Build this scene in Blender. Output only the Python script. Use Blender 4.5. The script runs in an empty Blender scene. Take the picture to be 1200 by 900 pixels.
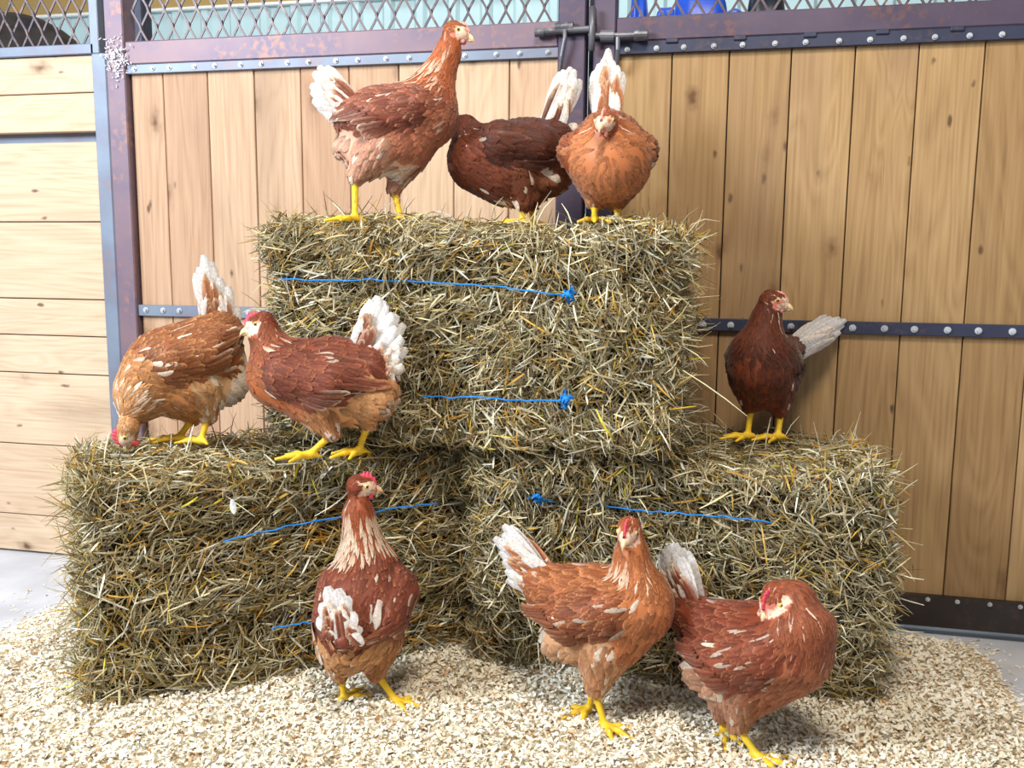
import bpy, math, random
import numpy as np
from mathutils import Vector, Matrix
rng = np.random.default_rng(7)
random.seed(7)
C = bpy.context.scene.collection
SC = bpy.context.scene

# ---------------------------------------------------------------- camera
CF = 1056.08
CP, CR, CY = [math.radians(a) for a in (7.879, 0.510, 12.287)]
CH = 0.86
c_f = np.array([-math.sin(CY)*math.cos(CP), math.cos(CY)*math.cos(CP), -math.sin(CP)])
_r = np.array([math.cos(CY), math.sin(CY), 0.0]); _u = np.cross(_r, c_f)
c_r = _r*math.cos(CR) + _u*math.sin(CR); c_u = -_r*math.sin(CR) + _u*math.cos(CR)
CAMP = np.array([0, 0, CH])
cam = bpy.data.cameras.new('camera'); camo = bpy.data.objects.new('camera', cam); C.objects.link(camo)
cam.sensor_width = 36; cam.lens = CF/1200*36; cam.clip_start = .02; cam.clip_end = 100
M = Matrix((tuple(c_r), tuple(c_u), tuple(-c_f))).transposed().to_4x4(); M.translation = Vector(CAMP)
camo.matrix_world = M
SC.camera = camo

# ---------------------------------------------------------------- light, exposure
SC.view_settings.view_transform = 'Standard'; SC.view_settings.look = 'None'
SC.view_settings.gamma = 1; SC.view_settings.use_curve_mapping = False
SC.view_settings.exposure = 0.18
W = bpy.data.worlds.new('world'); SC.world = W; W.use_nodes = True
W.node_tree.nodes['Background'].inputs[0].default_value = (0.90, 0.94, 1.0, 1)
W.node_tree.nodes['Background'].inputs[1].default_value = 0.30
def area(name, loc, to, size, power, col):
    l = bpy.data.lights.new(name, 'AREA'); l.shape = 'RECTANGLE'; l.size, l.size_y = size
    l.energy = power; l.color = col
    o = bpy.data.objects.new(name, l); C.objects.link(o); o.location = loc
    o.rotation_euler = (Vector(to)-Vector(loc)).to_track_quat('-Z', 'Y').to_euler()
    return o
area('barn_opening_daylight', (-2.6, -0.4, 2.3), (-0.7, 1.9, 0.55), (1.2, 1.0), 148, (0.86, 0.94, 1.0))
area('ceiling_lamp', (0.0, 0.35, 2.9), (-0.3, 1.8, 0.2), (0.7, 0.5), 58, (1.0, 0.9, 0.74))
area('stall_area_light', (-0.8, 3.0, 3.4), (-0.8, 4.2, 1.8), (2.5, 0.6), 26, (0.9, 0.97, 1.0))  # unseen area light over the back stall, aimed at the teal wall

# ---------------------------------------------------------------- pixel rays and small helpers
def ray(x, y): return c_f + c_r*(x-600)/CF - c_u*(y-450)/CF
def atz(x, y, z): d = ray(x, y); return CAMP + d*(z-CH)/d[2]
def aty(x, y, Y): d = ray(x, y); return CAMP + d*Y/d[1]
def atd(x, y, D): return CAMP + ray(x, y)*D
def atplane(x, y, p0, n): d = ray(x, y); return CAMP + d*((np.array(p0)-CAMP)@n)/(d@n)
def depth(p): return float((np.array(p)-CAMP)@c_f)
def srgb(r, g, b):
    c = np.array([r, g, b])/255.0
    return np.where(c <= .04045, c/12.92, ((c+.055)/1.055)**2.4)
def nrm(v): v = np.asarray(v, float); return v/(np.linalg.norm(v, axis=-1, keepdims=True)+1e-12)
def noise3(P, s, seed=0):
    # cheap smooth pseudo-noise: sum of sines, about -1..1
    r = np.random.default_rng(seed); o = 0
    for i in range(7):
        k = r.normal(size=3); k = k/np.linalg.norm(k)*s*(0.6+0.25*i); o = o + np.sin(P@k + r.uniform(0, 6.28))/(1+.22*i)
    return o/3.0

def mesh_obj(name, V, F, mats, parent=None, col=None, uv=None, smooth=False, mi=None):
    """F: list of arrays (n,3)/(n,4)"""
    if not isinstance(F, (list, tuple)): F = [F]
    F = [np.asarray(f, np.int32) for f in F if len(f)]
    me = bpy.data.meshes.new(name); V = np.asarray(V, np.float32)
    me.vertices.add(len(V)); me.vertices.foreach_set('co', V.ravel())
    lv = np.concatenate([f.ravel() for f in F]); tot = np.concatenate([np.full(len(f), f.shape[1], np.int32) for f in F])
    st = np.concatenate([[0], np.cumsum(tot)[:-1]]).astype(np.int32)
    me.loops.add(len(lv)); me.loops.foreach_set('vertex_index', lv)
    me.polygons.add(len(tot)); me.polygons.foreach_set('loop_start', st); me.polygons.foreach_set('loop_total', tot)
    if not isinstance(mats, (list, tuple)): mats = [mats]
    for m in mats: me.materials.append(m)
    if mi is not None: me.polygons.foreach_set('material_index', np.asarray(mi, np.int32))
    me.polygons.foreach_set('use_smooth', np.full(len(tot), bool(smooth)))
    if col is not None:
        a = me.color_attributes.new('Col', 'FLOAT_COLOR', 'POINT')
        c = np.ones((len(V), 4), np.float32); c[:, :3] = col; a.data.foreach_set('color', c.ravel())
    if uv is not None:
        u = me.uv_layers.new(name='UVMap'); u.data.foreach_set('uv', np.asarray(uv, np.float32)[lv].ravel())
    me.update(calc_edges=True); me.validate()
    o = bpy.data.objects.new(name, me); C.objects.link(o)
    if parent is not None: o.parent = parent
    return o

class MB:
    def __init__(s): s.V = []; s.Q = []; s.T = []; s.n = 0; s.c = []
    def add(s, V, Q=(), T=(), c=(1, 1, 1)):
        V = np.asarray(V, float)
        if len(Q): s.Q.append(np.asarray(Q)+s.n)
        if len(T): s.T.append(np.asarray(T)+s.n)
        s.V.append(V); cc = np.asarray(c, float); s.c.append(np.broadcast_to(cc, (len(V), 3)) if cc.ndim == 1 else cc); s.n += len(V)
    def box(s, a, b, c=(1, 1, 1), bev=0.0):
        a = np.minimum(a, b).astype(float); b = np.maximum(np.asarray(a), np.asarray(b, float)) if False else np.maximum(a, b)
        bv = min(bev, *(0.45*(b-a)))
        if bv <= 0:
            V = [[(a, b)[i][0], (a, b)[j][1], (a, b)[k][2]] for i in (0, 1) for j in (0, 1) for k in (0, 1)]
            s.add(V, [[0, 1, 3, 2], [4, 6, 7, 5], [0, 4, 5, 1], [2, 3, 7, 6], [0, 2, 6, 4], [1, 5, 7, 3]], c=c); return
        V = []; idx = {}
        for i in (0, 1):
            for j in (0, 1):
                for k in (0, 1):
                    sg = np.array([i, j, k])
                    for ax in range(3):
                        p = np.where(sg == 0, a+bv, b-bv); p[ax] = (a, b)[sg[ax]][ax]
                        idx[i, j, k, ax] = len(V); V.append(p)
        Q = []; T = []
        for ax in range(3):
            o1, o2 = [q for q in range(3) if q != ax]
            for v in (0, 1):
                f = []
                for (p, q) in ((0, 0), (1, 0), (1, 1), (0, 1)):
                    e = [0, 0, 0]; e[ax] = v; e[o1] = p; e[o2] = q; f.append(idx[(*e, ax)])
                if (v == 1) != (ax == 1): pass
                else: f = f[::-1]
                Q.append(f)
            for p in (0, 1):
                for q in (0, 1):
                    e = [0, 0, 0]; e[o1] = p; e[o2] = q; e2 = list(e); e[ax] = 0; e2[ax] = 1
                    f = [idx[(*e, o1)], idx[(*e2, o1)], idx[(*e2, o2)], idx[(*e, o2)]]
                    if (p != q) != (ax == 1): f = f[::-1]
                    Q.append(f[::-1])
        for i in (0, 1):
            for j in (0, 1):
                for k in (0, 1):
                    f = [idx[i, j, k, 0], idx[i, j, k, 1], idx[i, j, k, 2]]
                    if (i+j+k) % 2 == 0: f = f[::-1]
                    T.append(f)
        s.add(V, Q, T, c)
    def tube(s, pts, r, n=8, c=(1, 1, 1), cap=True):
        pts = np.asarray(pts, float); m = len(pts); r = np.broadcast_to(np.asarray(r, float), (m,))
        t = np.gradient(pts, axis=0); t = nrm(t); ref = np.array([0, 0, 1.]) if abs(t[0][2]) < .9 else np.array([1., 0, 0])
        V = []
        for i in range(m):
            a = nrm(np.cross(t[i], ref)); b = np.cross(t[i], a); ref = -np.cross(t[i], a) if False else ref
            for k in range(n):
                g = 2*math.pi*k/n; V.append(pts[i]+r[i]*(math.cos(g)*a+math.sin(g)*b))
        Q = [[i*n+k, i*n+(k+1) % n, (i+1)*n+(k+1) % n, (i+1)*n+k] for i in range(m-1) for k in range(n)]
        T = []
        if cap:
            V += [pts[0], pts[-1]]; e = m*n
            T = [[e, (k+1) % n, k] for k in range(n)] + [[e+1, (m-1)*n+k, (m-1)*n+(k+1) % n] for k in range(n)]
        s.add(V, Q, T, c)
    def ball(s, p, r, n=10, m=7, c=(1, 1, 1), ax=None):
        p = np.asarray(p, float); r = np.broadcast_to(np.asarray(r, float), (3,)); A = np.eye(3) if ax is None else np.asarray(ax)
        V = [[0, 0, 1]]
        for i in range(1, m):
            a = math.pi*i/m
            for k in range(n): g = 2*math.pi*k/n; V.append([math.sin(a)*math.cos(g), math.sin(a)*math.sin(g), math.cos(a)])
        V.append([0, 0, -1]); V = (np.array(V)*r)@A + p
        T = [[0, 1+k, 1+(k+1) % n] for k in range(n)]; e = 1+(m-2)*n
        T += [[e+n, e+(k+1) % n, e+k] for k in range(n)]
        Q = [[1+i*n+k, 1+(i+1)*n+k, 1+(i+1)*n+(k+1) % n, 1+i*n+(k+1) % n] for i in range(m-2) for k in range(n)]
        s.add(V, Q, T, c)
    def build(s, name, mats, parent=None, smooth=False):
        F = []
        if s.Q: F.append(np.concatenate(s.Q))
        if s.T: F.append(np.concatenate(s.T))
        return mesh_obj(name, np.concatenate(s.V), F, mats, parent, col=np.concatenate(s.c), smooth=smooth)

def tag(o, label=None, cat=None, group=None, kind=None):
    if label: o['label'] = label
    if cat: o['category'] = cat
    if group: o['group'] = group
    if kind: o['kind'] = kind
    return o
def empty(name, loc=(0, 0, 0)):
    o = bpy.data.objects.new(name, None); C.objects.link(o); o.empty_display_size = .05
    return o

# ---------------------------------------------------------------- materials
def newmat(name, rough=.7, spec=.3, metal=0):
    m = bpy.data.materials.new(name); m.use_nodes = True; nt = m.node_tree; b = nt.nodes['Principled BSDF']
    b.inputs['Roughness'].default_value = rough; b.inputs['Specular IOR Level'].default_value = spec; b.inputs['Metallic'].default_value = metal
    return m, nt, b
def N(nt, t, **k):
    n = nt.nodes.new(t)
    for a, v in k.items():
        if a[0] == 'i' and a[1:].isdigit(): n.inputs[int(a[1:])].default_value = v
        else: setattr(n, a, v)
    return n
def L(nt, a, b): nt.links.new(a, b)
def mth(nt, op, a, b=None, c=None):
    n = nt.nodes.new('ShaderNodeMath'); n.operation = op
    for i, v in enumerate((a, b, c)):
        if v is None: continue
        if isinstance(v, (int, float)): n.inputs[i].default_value = v
        else: L(nt, v, n.inputs[i])
    return n.outputs[0]
def mixc(nt, f, a, b, mode='MIX'):
    n = nt.nodes.new('ShaderNodeMix'); n.data_type = 'RGBA'; n.blend_type = mode
    for i, v in ((0, f), (6, a), (7, b)):
        if isinstance(v, (int, float)): n.inputs[i].default_value = v
        elif hasattr(v, 'is_output'): L(nt, v, n.inputs[i])
        else: n.inputs[i].default_value = (*v, 1)
    return n.outputs[2]
def ramp(nt, f, stops):
    n = nt.nodes.new('ShaderNodeValToRGB'); L(nt, f, n.inputs[0]); e = n.color_ramp.elements
    while len(e) < len(stops): e.new(.5)
    for i, (p, c) in enumerate(stops): e[i].position = p; e[i].color = (*c, 1)
    return n.outputs[0]
def bump(nt, b, h, strength=.3, dist=.002):
    n = N(nt, 'ShaderNodeBump'); n.inputs['Strength'].default_value = strength; n.inputs['Distance'].default_value = dist
    L(nt, h, n.inputs['Height']); L(nt, n.outputs[0], b.inputs['Normal'])

def mat_wood(name, horiz, tones=((142, 114, 80), (176, 146, 106), (192, 164, 124)), mix=(216, 204, 190)):
    m, nt, b = newmat(name, .62, .25)
    pos = N(nt, 'ShaderNodeNewGeometry').outputs['Position']; sx = N(nt, 'ShaderNodeSeparateXYZ'); L(nt, pos, sx.inputs[0])
    at = N(nt, 'ShaderNodeAttribute', attribute_name='Col'); sa = N(nt, 'ShaderNodeSeparateColor'); L(nt, at.outputs['Color'], sa.inputs[0])
    along, across = (sx.outputs[0], sx.outputs[2]) if horiz else (sx.outputs[2], sx.outputs[0])
    def co(sa_, sc_, off):
        c = N(nt, 'ShaderNodeCombineXYZ'); L(nt, mth(nt, 'MULTIPLY', across, sc_), c.inputs[0]); L(nt, mth(nt, 'MULTIPLY', along, sa_), c.inputs[1])
        L(nt, mth(nt, 'MULTIPLY', sa.outputs[0], off), c.inputs[2]); return c.outputs[0]
    n1 = N(nt, 'ShaderNodeTexNoise'); L(nt, co(1.1, 9, 40), n1.inputs[0]); n1.inputs['Scale'].default_value = 1.0; n1.inputs['Detail'].default_value = 2; n1.inputs['Distortion'].default_value = .6
    # growth rings: contour bands of the slow noise
    rings = mth(nt, 'PINGPONG', mth(nt, 'MULTIPLY', n1.outputs[0], 26.0), 1.0)
    n2 = N(nt, 'ShaderNodeTexNoise'); L(nt, co(4, 160, 17), n2.inputs[0]); n2.inputs['Scale'].default_value = 1.0; n2.inputs['Detail'].default_value = 3
    g = mth(nt, 'ADD', mth(nt, 'MULTIPLY', rings, .24), mth(nt, 'MULTIPLY', n2.outputs[0], .85))
    col = ramp(nt, g, [(.1, srgb(*tones[0])), (.55, srgb(*tones[1])), (.95, srgb(*tones[2]))])
    tint = mixc(nt, sa.outputs[1], srgb(*mix), srgb(255, 250, 244))
    col = mixc(nt, 1.0, col, tint, 'MULTIPLY')
    v = N(nt, 'ShaderNodeTexVoronoi'); v.feature = 'F1'; L(nt, co(4.2, 8.5, 9), v.inputs[0]); v.inputs['Scale'].default_value = 1.0
    nz = N(nt, 'ShaderNodeTexNoise'); L(nt, pos, nz.inputs[0]); nz.inputs['Scale'].default_value = 40
    kd = mth(nt, 'ADD', v.outputs['Distance'], mth(nt, 'MULTIPLY', mth(nt, 'SUBTRACT', nz.outputs[0], .5), .16))
    kn = ramp(nt, kd, [(.03, (1, 1, 1)), (.085, (.5,)*3), (.16, (.12,)*3), (.3, (0, 0, 0))])
    col = mixc(nt, mth(nt, 'MULTIPLY', kn, .92), col, srgb(92, 60, 38))
    v2 = N(nt, 'ShaderNodeTexVoronoi'); v2.feature = 'F1'; L(nt, co(11, 26, 3), v2.inputs[0]); v2.inputs['Scale'].default_value = 1.0
    sv = N(nt, 'ShaderNodeSeparateColor'); L(nt, v2.outputs['Color'], sv.inputs[0])
    sk = mth(nt, 'MULTIPLY', ramp(nt, mth(nt, 'ADD', v2.outputs['Distance'], mth(nt, 'MULTIPLY', mth(nt, 'SUBTRACT', nz.outputs[0], .5), .3)), [(.06, (1, 1, 1)), (.16, (0, 0, 0))]), mth(nt, 'GREATER_THAN', sv.outputs[0], .78))
    col = mixc(nt, mth(nt, 'MULTIPLY', sk, .8), col, srgb(74, 50, 36))
    n3 = N(nt, 'ShaderNodeTexNoise'); L(nt, co(.9, 3.0, 5), n3.inputs[0]); n3.inputs['Scale'].default_value = 1.3; n3.inputs['Detail'].default_value = 5
    st = ramp(nt, n3.outputs[0], [(.56, (0, 0, 0)), (.78, (1, 1, 1))])
    col = mixc(nt, mth(nt, 'MULTIPLY', st, .6), col, srgb(138, 112, 90))
    L(nt, col, b.inputs['Base Color']); bump(nt, b, g, .25, .0012)
    return m
M_woodV = mat_wood('pine_planks_vertical', False); M_woodH = mat_wood('pine_planks_horizontal', True, ((184, 156, 130), (208, 186, 162), (218, 200, 178)), (232, 218, 208))
M_woodLit = mat_wood('lit_pine_planks_vertical', False, ((172, 142, 116), (204, 178, 152), (216, 194, 170)), (226, 208, 198))  # same pine for the left door, stronger daylight there put into its tones

def mat_metal(name, c1, c2, rust, rough=.5):
    m, nt, b = newmat(name, rough, .5, .25)
    pos = N(nt, 'ShaderNodeNewGeometry').outputs['Position']
    n1 = N(nt, 'ShaderNodeTexNoise'); L(nt, pos, n1.inputs[0]); n1.inputs['Scale'].default_value = 7; n1.inputs['Detail'].default_value = 6
    n2 = N(nt, 'ShaderNodeTexNoise'); L(nt, pos, n2.inputs[0]); n2.inputs['Scale'].default_value = 60; n2.inputs['Detail'].default_value = 4
    col = mixc(nt, ramp(nt, n1.outputs[0], [(.35, (0, 0, 0)), (.65, (1, 1, 1))]), c1, c2)
    col = mixc(nt, ramp(nt, mth(nt, 'MULTIPLY', n1.outputs[0], n2.outputs[0]), [(.28, (0, 0, 0)), (.4, (.8,)*3)]), col, rust)
    L(nt, col, b.inputs['Base Color']); bump(nt, b, n2.outputs[0], .2, .001)
    return m
M_purple = mat_metal('primer_purple_steel', srgb(128, 104, 112), srgb(104, 92, 112), srgb(150, 112, 100))
M_dpurple = mat_metal('dark_purple_steel', srgb(88, 74, 92), srgb(70, 62, 84), srgb(108, 76, 72))
M_blue = mat_metal('mill_blue_steel', srgb(124, 136, 154), srgb(112, 116, 134), srgb(132, 116, 120))
M_navy = mat_metal('dark_navy_steel', srgb(58, 62, 84), srgb(46, 50, 72), srgb(84, 70, 78))
M_black = mat_metal('black_base_rail', srgb(44, 38, 38), srgb(58, 50, 48), srgb(74, 60, 54))
M_grille = mat_metal('expanded_steel', srgb(96, 80, 82), srgb(66, 60, 72), srgb(130, 104, 96), .45)
M_bolt = mat_metal('zinc_bolt', srgb(200, 204, 210), srgb(170, 174, 182), srgb(140, 140, 146), .35)
M_latch = mat_metal('worn_latch_steel', srgb(112, 112, 120), srgb(66, 64, 74), srgb(140, 138, 142), .4)

def mat_attr(name, rough=.8, spec=.2, barb=False, trans=0.0):
    m, nt, b = newmat(name, rough, spec)
    a = N(nt, 'ShaderNodeAttribute', attribute_name='Col'); col = a.outputs['Color']
    if barb:
        uv = N(nt, 'ShaderNodeUVMap'); s = N(nt, 'ShaderNodeSeparateXYZ'); L(nt, uv.outputs[0], s.inputs[0])
        au = mth(nt, 'ABSOLUTE', mth(nt, 'SUBTRACT', s.outputs[0], .5))
        st = mth(nt, 'SINE', mth(nt, 'MULTIPLY', mth(nt, 'SUBTRACT', s.outputs[1], mth(nt, 'MULTIPLY', au, .55)), 95.0))
        nz = N(nt, 'ShaderNodeTexNoise'); L(nt, N(nt, 'ShaderNodeNewGeometry').outputs['Position'], nz.inputs[0]); nz.inputs['Scale'].default_value = 210; nz.inputs['Detail'].default_value = 2
        f = mth(nt, 'MULTIPLY_ADD', st, .13, mth(nt, 'MULTIPLY_ADD', nz.outputs[0], 1.0, .50))
        sh = mth(nt, 'LESS_THAN', au, .035)
        f = mth(nt, 'MULTIPLY', f, mth(nt, 'MULTIPLY_ADD', sh, -.16, 1.0))
        col = mixc(nt, 1.0, col, N(nt, 'ShaderNodeCombineXYZ').outputs[0], 'MULTIPLY') if False else col
        c3 = N(nt, 'ShaderNodeCombineColor'); L(nt, f, c3.inputs[0]); L(nt, f, c3.inputs[1]); L(nt, f, c3.inputs[2])
        col = mixc(nt, 1.0, col, c3.outputs[0], 'MULTIPLY')
        b.inputs['Sheen Weight'].default_value = .15
    L(nt, col, b.inputs['Base Color'])
    if trans: 
        t = N(nt, 'ShaderNodeBsdfTranslucent'); L(nt, col, t.inputs[0]); mx = N(nt, 'ShaderNodeMixShader'); mx.inputs[0].default_value = trans
        L(nt, b.outputs[0], mx.inputs[1]); L(nt, t.outputs[0], mx.inputs[2]); L(nt, mx.outputs[0], nt.nodes['Material Output'].inputs[0])
    return m
M_feather = mat_attr('feather', .6, .25, True, .22)
M_skin = mat_attr('hen_skin_and_scales', .5, .35)
M_straw = mat_attr('straw_stems', .6, .3, False, .12)
M_chip = mat_attr('wood_chip', .85, .1, False, .1)
def plain(name, c, rough=.5, spec=.4):
    m, nt, b = newmat(name, rough, spec)
    nz = N(nt, 'ShaderNodeTexNoise'); L(nt, N(nt, 'ShaderNodeNewGeometry').outputs['Position'], nz.inputs[0]); nz.inputs['Scale'].default_value = 90
    L(nt, mixc(nt, nz.outputs[0], np.array(c)*.8, np.minimum(np.array(c)*1.15, 1)), b.inputs['Base Color']); return m
M_eye = plain('amber_eye', srgb(214, 190, 92), .15, .8); M_pupil = plain('black_pupil', (.004, .004, .004), .1, .8)
M_beak = mat_attr('horn_beak', .35, .4); M_comb = plain('red_comb', srgb(214, 74, 92), .5, .4); M_combp = plain('pale_pink_comb', srgb(228, 150, 140), .5, .4)
M_twine = plain('blue_twine', srgb(30, 130, 215), .5, .3)
M_hay_shade = plain('packed_hay', srgb(74, 58, 32), .95, .05)  # bale core, shade of the gaps between stems put into its colour

# ---------------------------------------------------------------- the place: floor, walls, stall doors
YW = 2.177
m, nt, b = newmat('grey_concrete', .75, .2)
n1 = N(nt, 'ShaderNodeTexNoise'); L(nt, N(nt, 'ShaderNodeNewGeometry').outputs['Position'], n1.inputs[0]); n1.inputs['Scale'].default_value = 6; n1.inputs['Detail'].default_value = 8
L(nt, ramp(nt, n1.outputs[0], [(.3, srgb(176, 178, 186)), (.7, srgb(206, 208, 216))]), b.inputs['Base Color']); bump(nt, b, n1.outputs[0], .3, .003)
mb = MB(); mb.box((-5, -2, -.08), (4, 6, 0)); tag(mb.build('floor', m), kind='structure')

m, nt, b = newmat('ribbed_teal_sheet', .5, .4)
p = N(nt, 'ShaderNodeSeparateXYZ'); L(nt, N(nt, 'ShaderNodeNewGeometry').outputs['Position'], p.inputs[0])
n1 = N(nt, 'ShaderNodeTexNoise'); L(nt, N(nt, 'ShaderNodeNewGeometry').outputs['Position'], n1.inputs[0]); n1.inputs['Scale'].default_value = 2
L(nt, mixc(nt, n1.outputs[0], srgb(176, 204, 208), srgb(196, 220, 222)), b.inputs['Base Color'])
M_teal = m
M_ochre = mat_wood('ochre_plywood', True)
YB = 4.0
wb = MB()
zt = aty(200, 15, YB)[2]
x = -5.0; prof = []
while x < 3.6:
    prof += [(x, 0), (x+.07, 0), (x+.085, -.018), (x+.115, -.018), (x+.13, 0)]; x += .15
V = []; Q = []
for (px, dy) in prof: V += [[px, YB+dy, 0], [px, YB+dy, zt]]
for i in range(len(prof)-1): Q.append([2*i, 2*i+2, 2*i+3, 2*i+1])
wb.add(V, Q); wb.box((-5, YB+.005, 0), (3.6, YB+.1, zt+.0))
bw = wb.build('wall_back', M_teal); tag(bw, kind='structure')
t_ = MB(); t_.box((-5, YB-.03, zt), (3.6, YB+.1, zt+.016), bev=.004); o = t_.build('trim_1', plain('white_trim', srgb(232, 234, 232))); tag(o, kind='structure')
t_ = MB(); t_.box((-5, YB-.012, zt+.016), (3.6, YB+.1, zt+1.0), c=(.4, .0, 0)); o = t_.build('wall_back_upper', plain('ochre_board', srgb(168, 138, 84), .8)); tag(o, kind='structure')

def boards_v(mb, xs, z0, z1, y=YW, th=.025, gap=.0028):
    for a, c in zip(xs[:-1], xs[1:]):
        mb.box((a+gap/2, y+rng.uniform(-.001, .001), z0), (c-gap/2, y+th, z1), c=(rng.uniform(), rng.uniform(), 0), bev=.0015)

def bolt(parent, x, z, y, r=.0062):
    b_ = MB(); b_.tube([(x, y+.002, z), (x, y-.002, z)], r*1.25, 14); b_.tube([(x, y-.002, z), (x, y-.007, z)], [r*.8, r*.66], 12)
    return b_.build('bolt', M_bolt, parent)

def grille(name, x0, x1, z0, z1, y, parent, x_off=0.0):
    """expanded metal: flattened strands crossing in tall diamonds, thick at the knuckles"""
    Wd, Hd = .0463, .0905; g = MB(); th = .0016
    nx = int((x1-x0)/Wd)+2; nz_ = int((z1-z0)/Hd*2)+2
    for j in range(nz_+1):
        za = z0 + (j-.0)*Hd/2 - .006
        zb = za + Hd/2
        for i in range(-1, nx):
            for sgn in (0, 1):
                xa = x0 + x_off + (i + (.5 if j % 2 else 0))*Wd; xb = xa + (.5 if sgn else -.5)*Wd
                pts = np.array([[xa, za], [xa+(xb-xa)*.08, za+Hd*.07], [xa+(xb-xa)*.5, (za+zb)/2], [xb-(xb-xa)*.08, zb-Hd*.07], [xb, zb]])
                if min(xa, xb) < x0-.001 or max(xa, xb) > x1+.001 or za < z0-.01 or zb > z1+.01: continue
                w = .0026; yy = y + (.0022 if sgn else -.0022)
                t = nrm(np.gradient(pts, axis=0)); nn = np.stack([-t[:, 1], t[:, 0]], 1)
                A = pts+nn*w; B = pts-nn*w
                V = [[a[0], yy-th, a[1]] for a in A]+[[b[0], yy-th, b[1]] for b in B]+[[a[0], yy+th, a[1]] for a in A]+[[b[0], yy+th, b[1]] for b in B]
                Qs = []
                for k in range(4):
                    Qs += [[k, k+1, 5+k+1, 5+k], [10+k, 15+k, 15+k+1, 10+k+1], [k, 10+k, 10+k+1, k+1], [5+k, 5+k+1, 15+k+1, 15+k]]
                g.add(V, Qs)
    return g.build(name, M_grille, parent)

ZT = 1.96
# left partition: horizontal planks, blue steel frame, grille above
wl = tag(empty('wall_left'), kind='structure')
mb = MB()
for (z0, z1) in ((0.006, .116), (.116, .325), (.325, .531), (.531, .638), (.638, .74), (.74, .95), (.95, 1.162), (1.187, 1.288), (1.288, 1.384)):
    mb.box((-2.9, YW-.004, z0+.0015), (-1.598, YW+.026, z1-.0015), c=(rng.uniform(), rng.uniform(.6, 1.0), 0), bev=.0015)
mb.build('plank_panel', M_woodH, wl)
mb = MB(); mb.box((-2.9, YW+.028, 1.13), (-1.598, YW+.05, 1.21)); mb.build('backing_bar', M_blue, wl)
mb = MB(); mb.box((-1.605, YW-.018, 0), (-1.5625, YW+.04, 1.384), bev=.003); mb.build('post', M_blue, wl)
mb = MB(); mb.box((-2.9, YW-.014, 1.384), (-1.6, YW+.02, 1.41), bev=.002); mb.box((-1.6095, YW-.014, 1.384), (-1.583, YW+.02, ZT), bev=.002); mb.box((-2.9, YW-.014, ZT-.03), (-1.61, YW+.02, ZT), bev=.002)
mb.build('grille_frame', M_blue, wl)
grille('grille', -2.9, -1.60, 1.408, ZT-.01, YW+.006, wl)

# left stall door
d1 = tag(empty('door_1'), kind='structure')
mb = MB()
mb.box((-1.561, YW-.02, 0), (-1.506, YW+.035, ZT), bev=.003)
mb.box((-1.506, YW-.016, 1.352), (-.368, YW+.035, 1.41), bev=.003); mb.box((-1.506, YW-.016, ZT-.05), (-.368, YW+.035, ZT), bev=.003)
mb.build('frame', M_purple, d1)
mb = MB(); mb.box((-.368, YW-.02, 0.05), (-.303, YW+.035, ZT), bev=.003); mb.build('lock_stile', M_dpurple, d1)
xs = [-1.503, -1.41, -1.282, -1.152, -1.025, -.895, -.765, -.625, -.487, -.366]
mb = MB(); boards_v(mb, xs, .05, 1.332); mb.build('plank_panel', M_woodLit, d1)
mb = MB(); mb.box((-1.506, YW+.027, .05), (-.366, YW+.034, 1.34)); mb.build('gap_shade_sheet', M_black, d1)  # added dark sheet, stands in for shade in the plank gaps
st = MB(); st.box((-1.506, YW-.012, 1.3295), (-.368, YW-.002, 1.3525), bev=.001); top1 = st.build('top_strap', M_blue, d1)
st = MB(); st.box((-1.512, YW-.012, .70), (-.368, YW-.001, .730), bev=.0015); mid1 = st.build('middle_strap', M_blue, d1)
for a, c in zip(xs[:-1], xs[1:]):
    for q in (.22, .78):
        bolt(top1, a+(c-a)*q, 1.341, YW-.012, .0048); bolt(mid1, a+(c-a)*q, .716, YW-.012)
st = MB(); st.box((-1.506, YW-.016, .012), (-.37, YW+.03, .095), bev=.003); st.build('base_rail', M_black, d1)
grille('grille', -1.506, -.366, 1.408, ZT-.05, YW+.006, d1, .012)
# welded white crust on the hinge corner
rs = np.random.default_rng(5)
cr = MB()
for i in range(170):
    q = np.array([-1.528+rs.normal()*.016, YW-.022-rs.uniform(0, .004), 1.368+rs.normal()*.024]); a = rs.uniform(0, 3.14); l_ = rs.uniform(.0015, .005)
    cr.tube([q-l_*np.array([math.cos(a), 0, math.sin(a)]), q, q+l_*np.array([math.cos(a+.6), 0, math.sin(a+.6)])], .0012, 4)
cr.build('white_crust', plain('white_crust', srgb(232, 230, 236), .9), d1)

# right stall door
d2 = tag(empty('door_2'), kind='structure')
mb = MB(); mb.box((-.285, YW-.02, 0.02), (-.2335, YW+.035, ZT), bev=.003); mb.box((-.2335, YW-.016, 1.3575), (1.62, YW+.035, 1.411), bev=.003)
mb.box((-.2335, YW-.016, ZT-.05), (1.62, YW+.035, ZT), bev=.003); mb.box((1.62, YW-.02, 0), (1.68, YW+.035, ZT), bev=.003)
mb.build('frame', M_dpurple, d2)
xs = [-.2325, -.105, .023, .158, .293, .424, .556, .688, .82, .952, 1.084, 1.216, 1.348, 1.48, 1.618]
mb = MB(); boards_v(mb, xs, .06, 1.3335); mb.build('plank_panel', M_woodV, d2)
mb = MB(); mb.box((-.233, YW+.027, .05), (1.62, YW+.034, 1.34)); mb.build('gap_shade_sheet', M_black, d2)  # same added sheet, darkens the plank gaps of the right door
st = MB(); st.box((-.2335, YW-.013, 1.330), (1.62, YW-.001, 1.358), bev=.001)
for q in np.arange(-.12, 1.6, .15): st.box((q, YW-.0175, 1.350), (q+.028, YW-.005, 1.3615), bev=.002)
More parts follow.
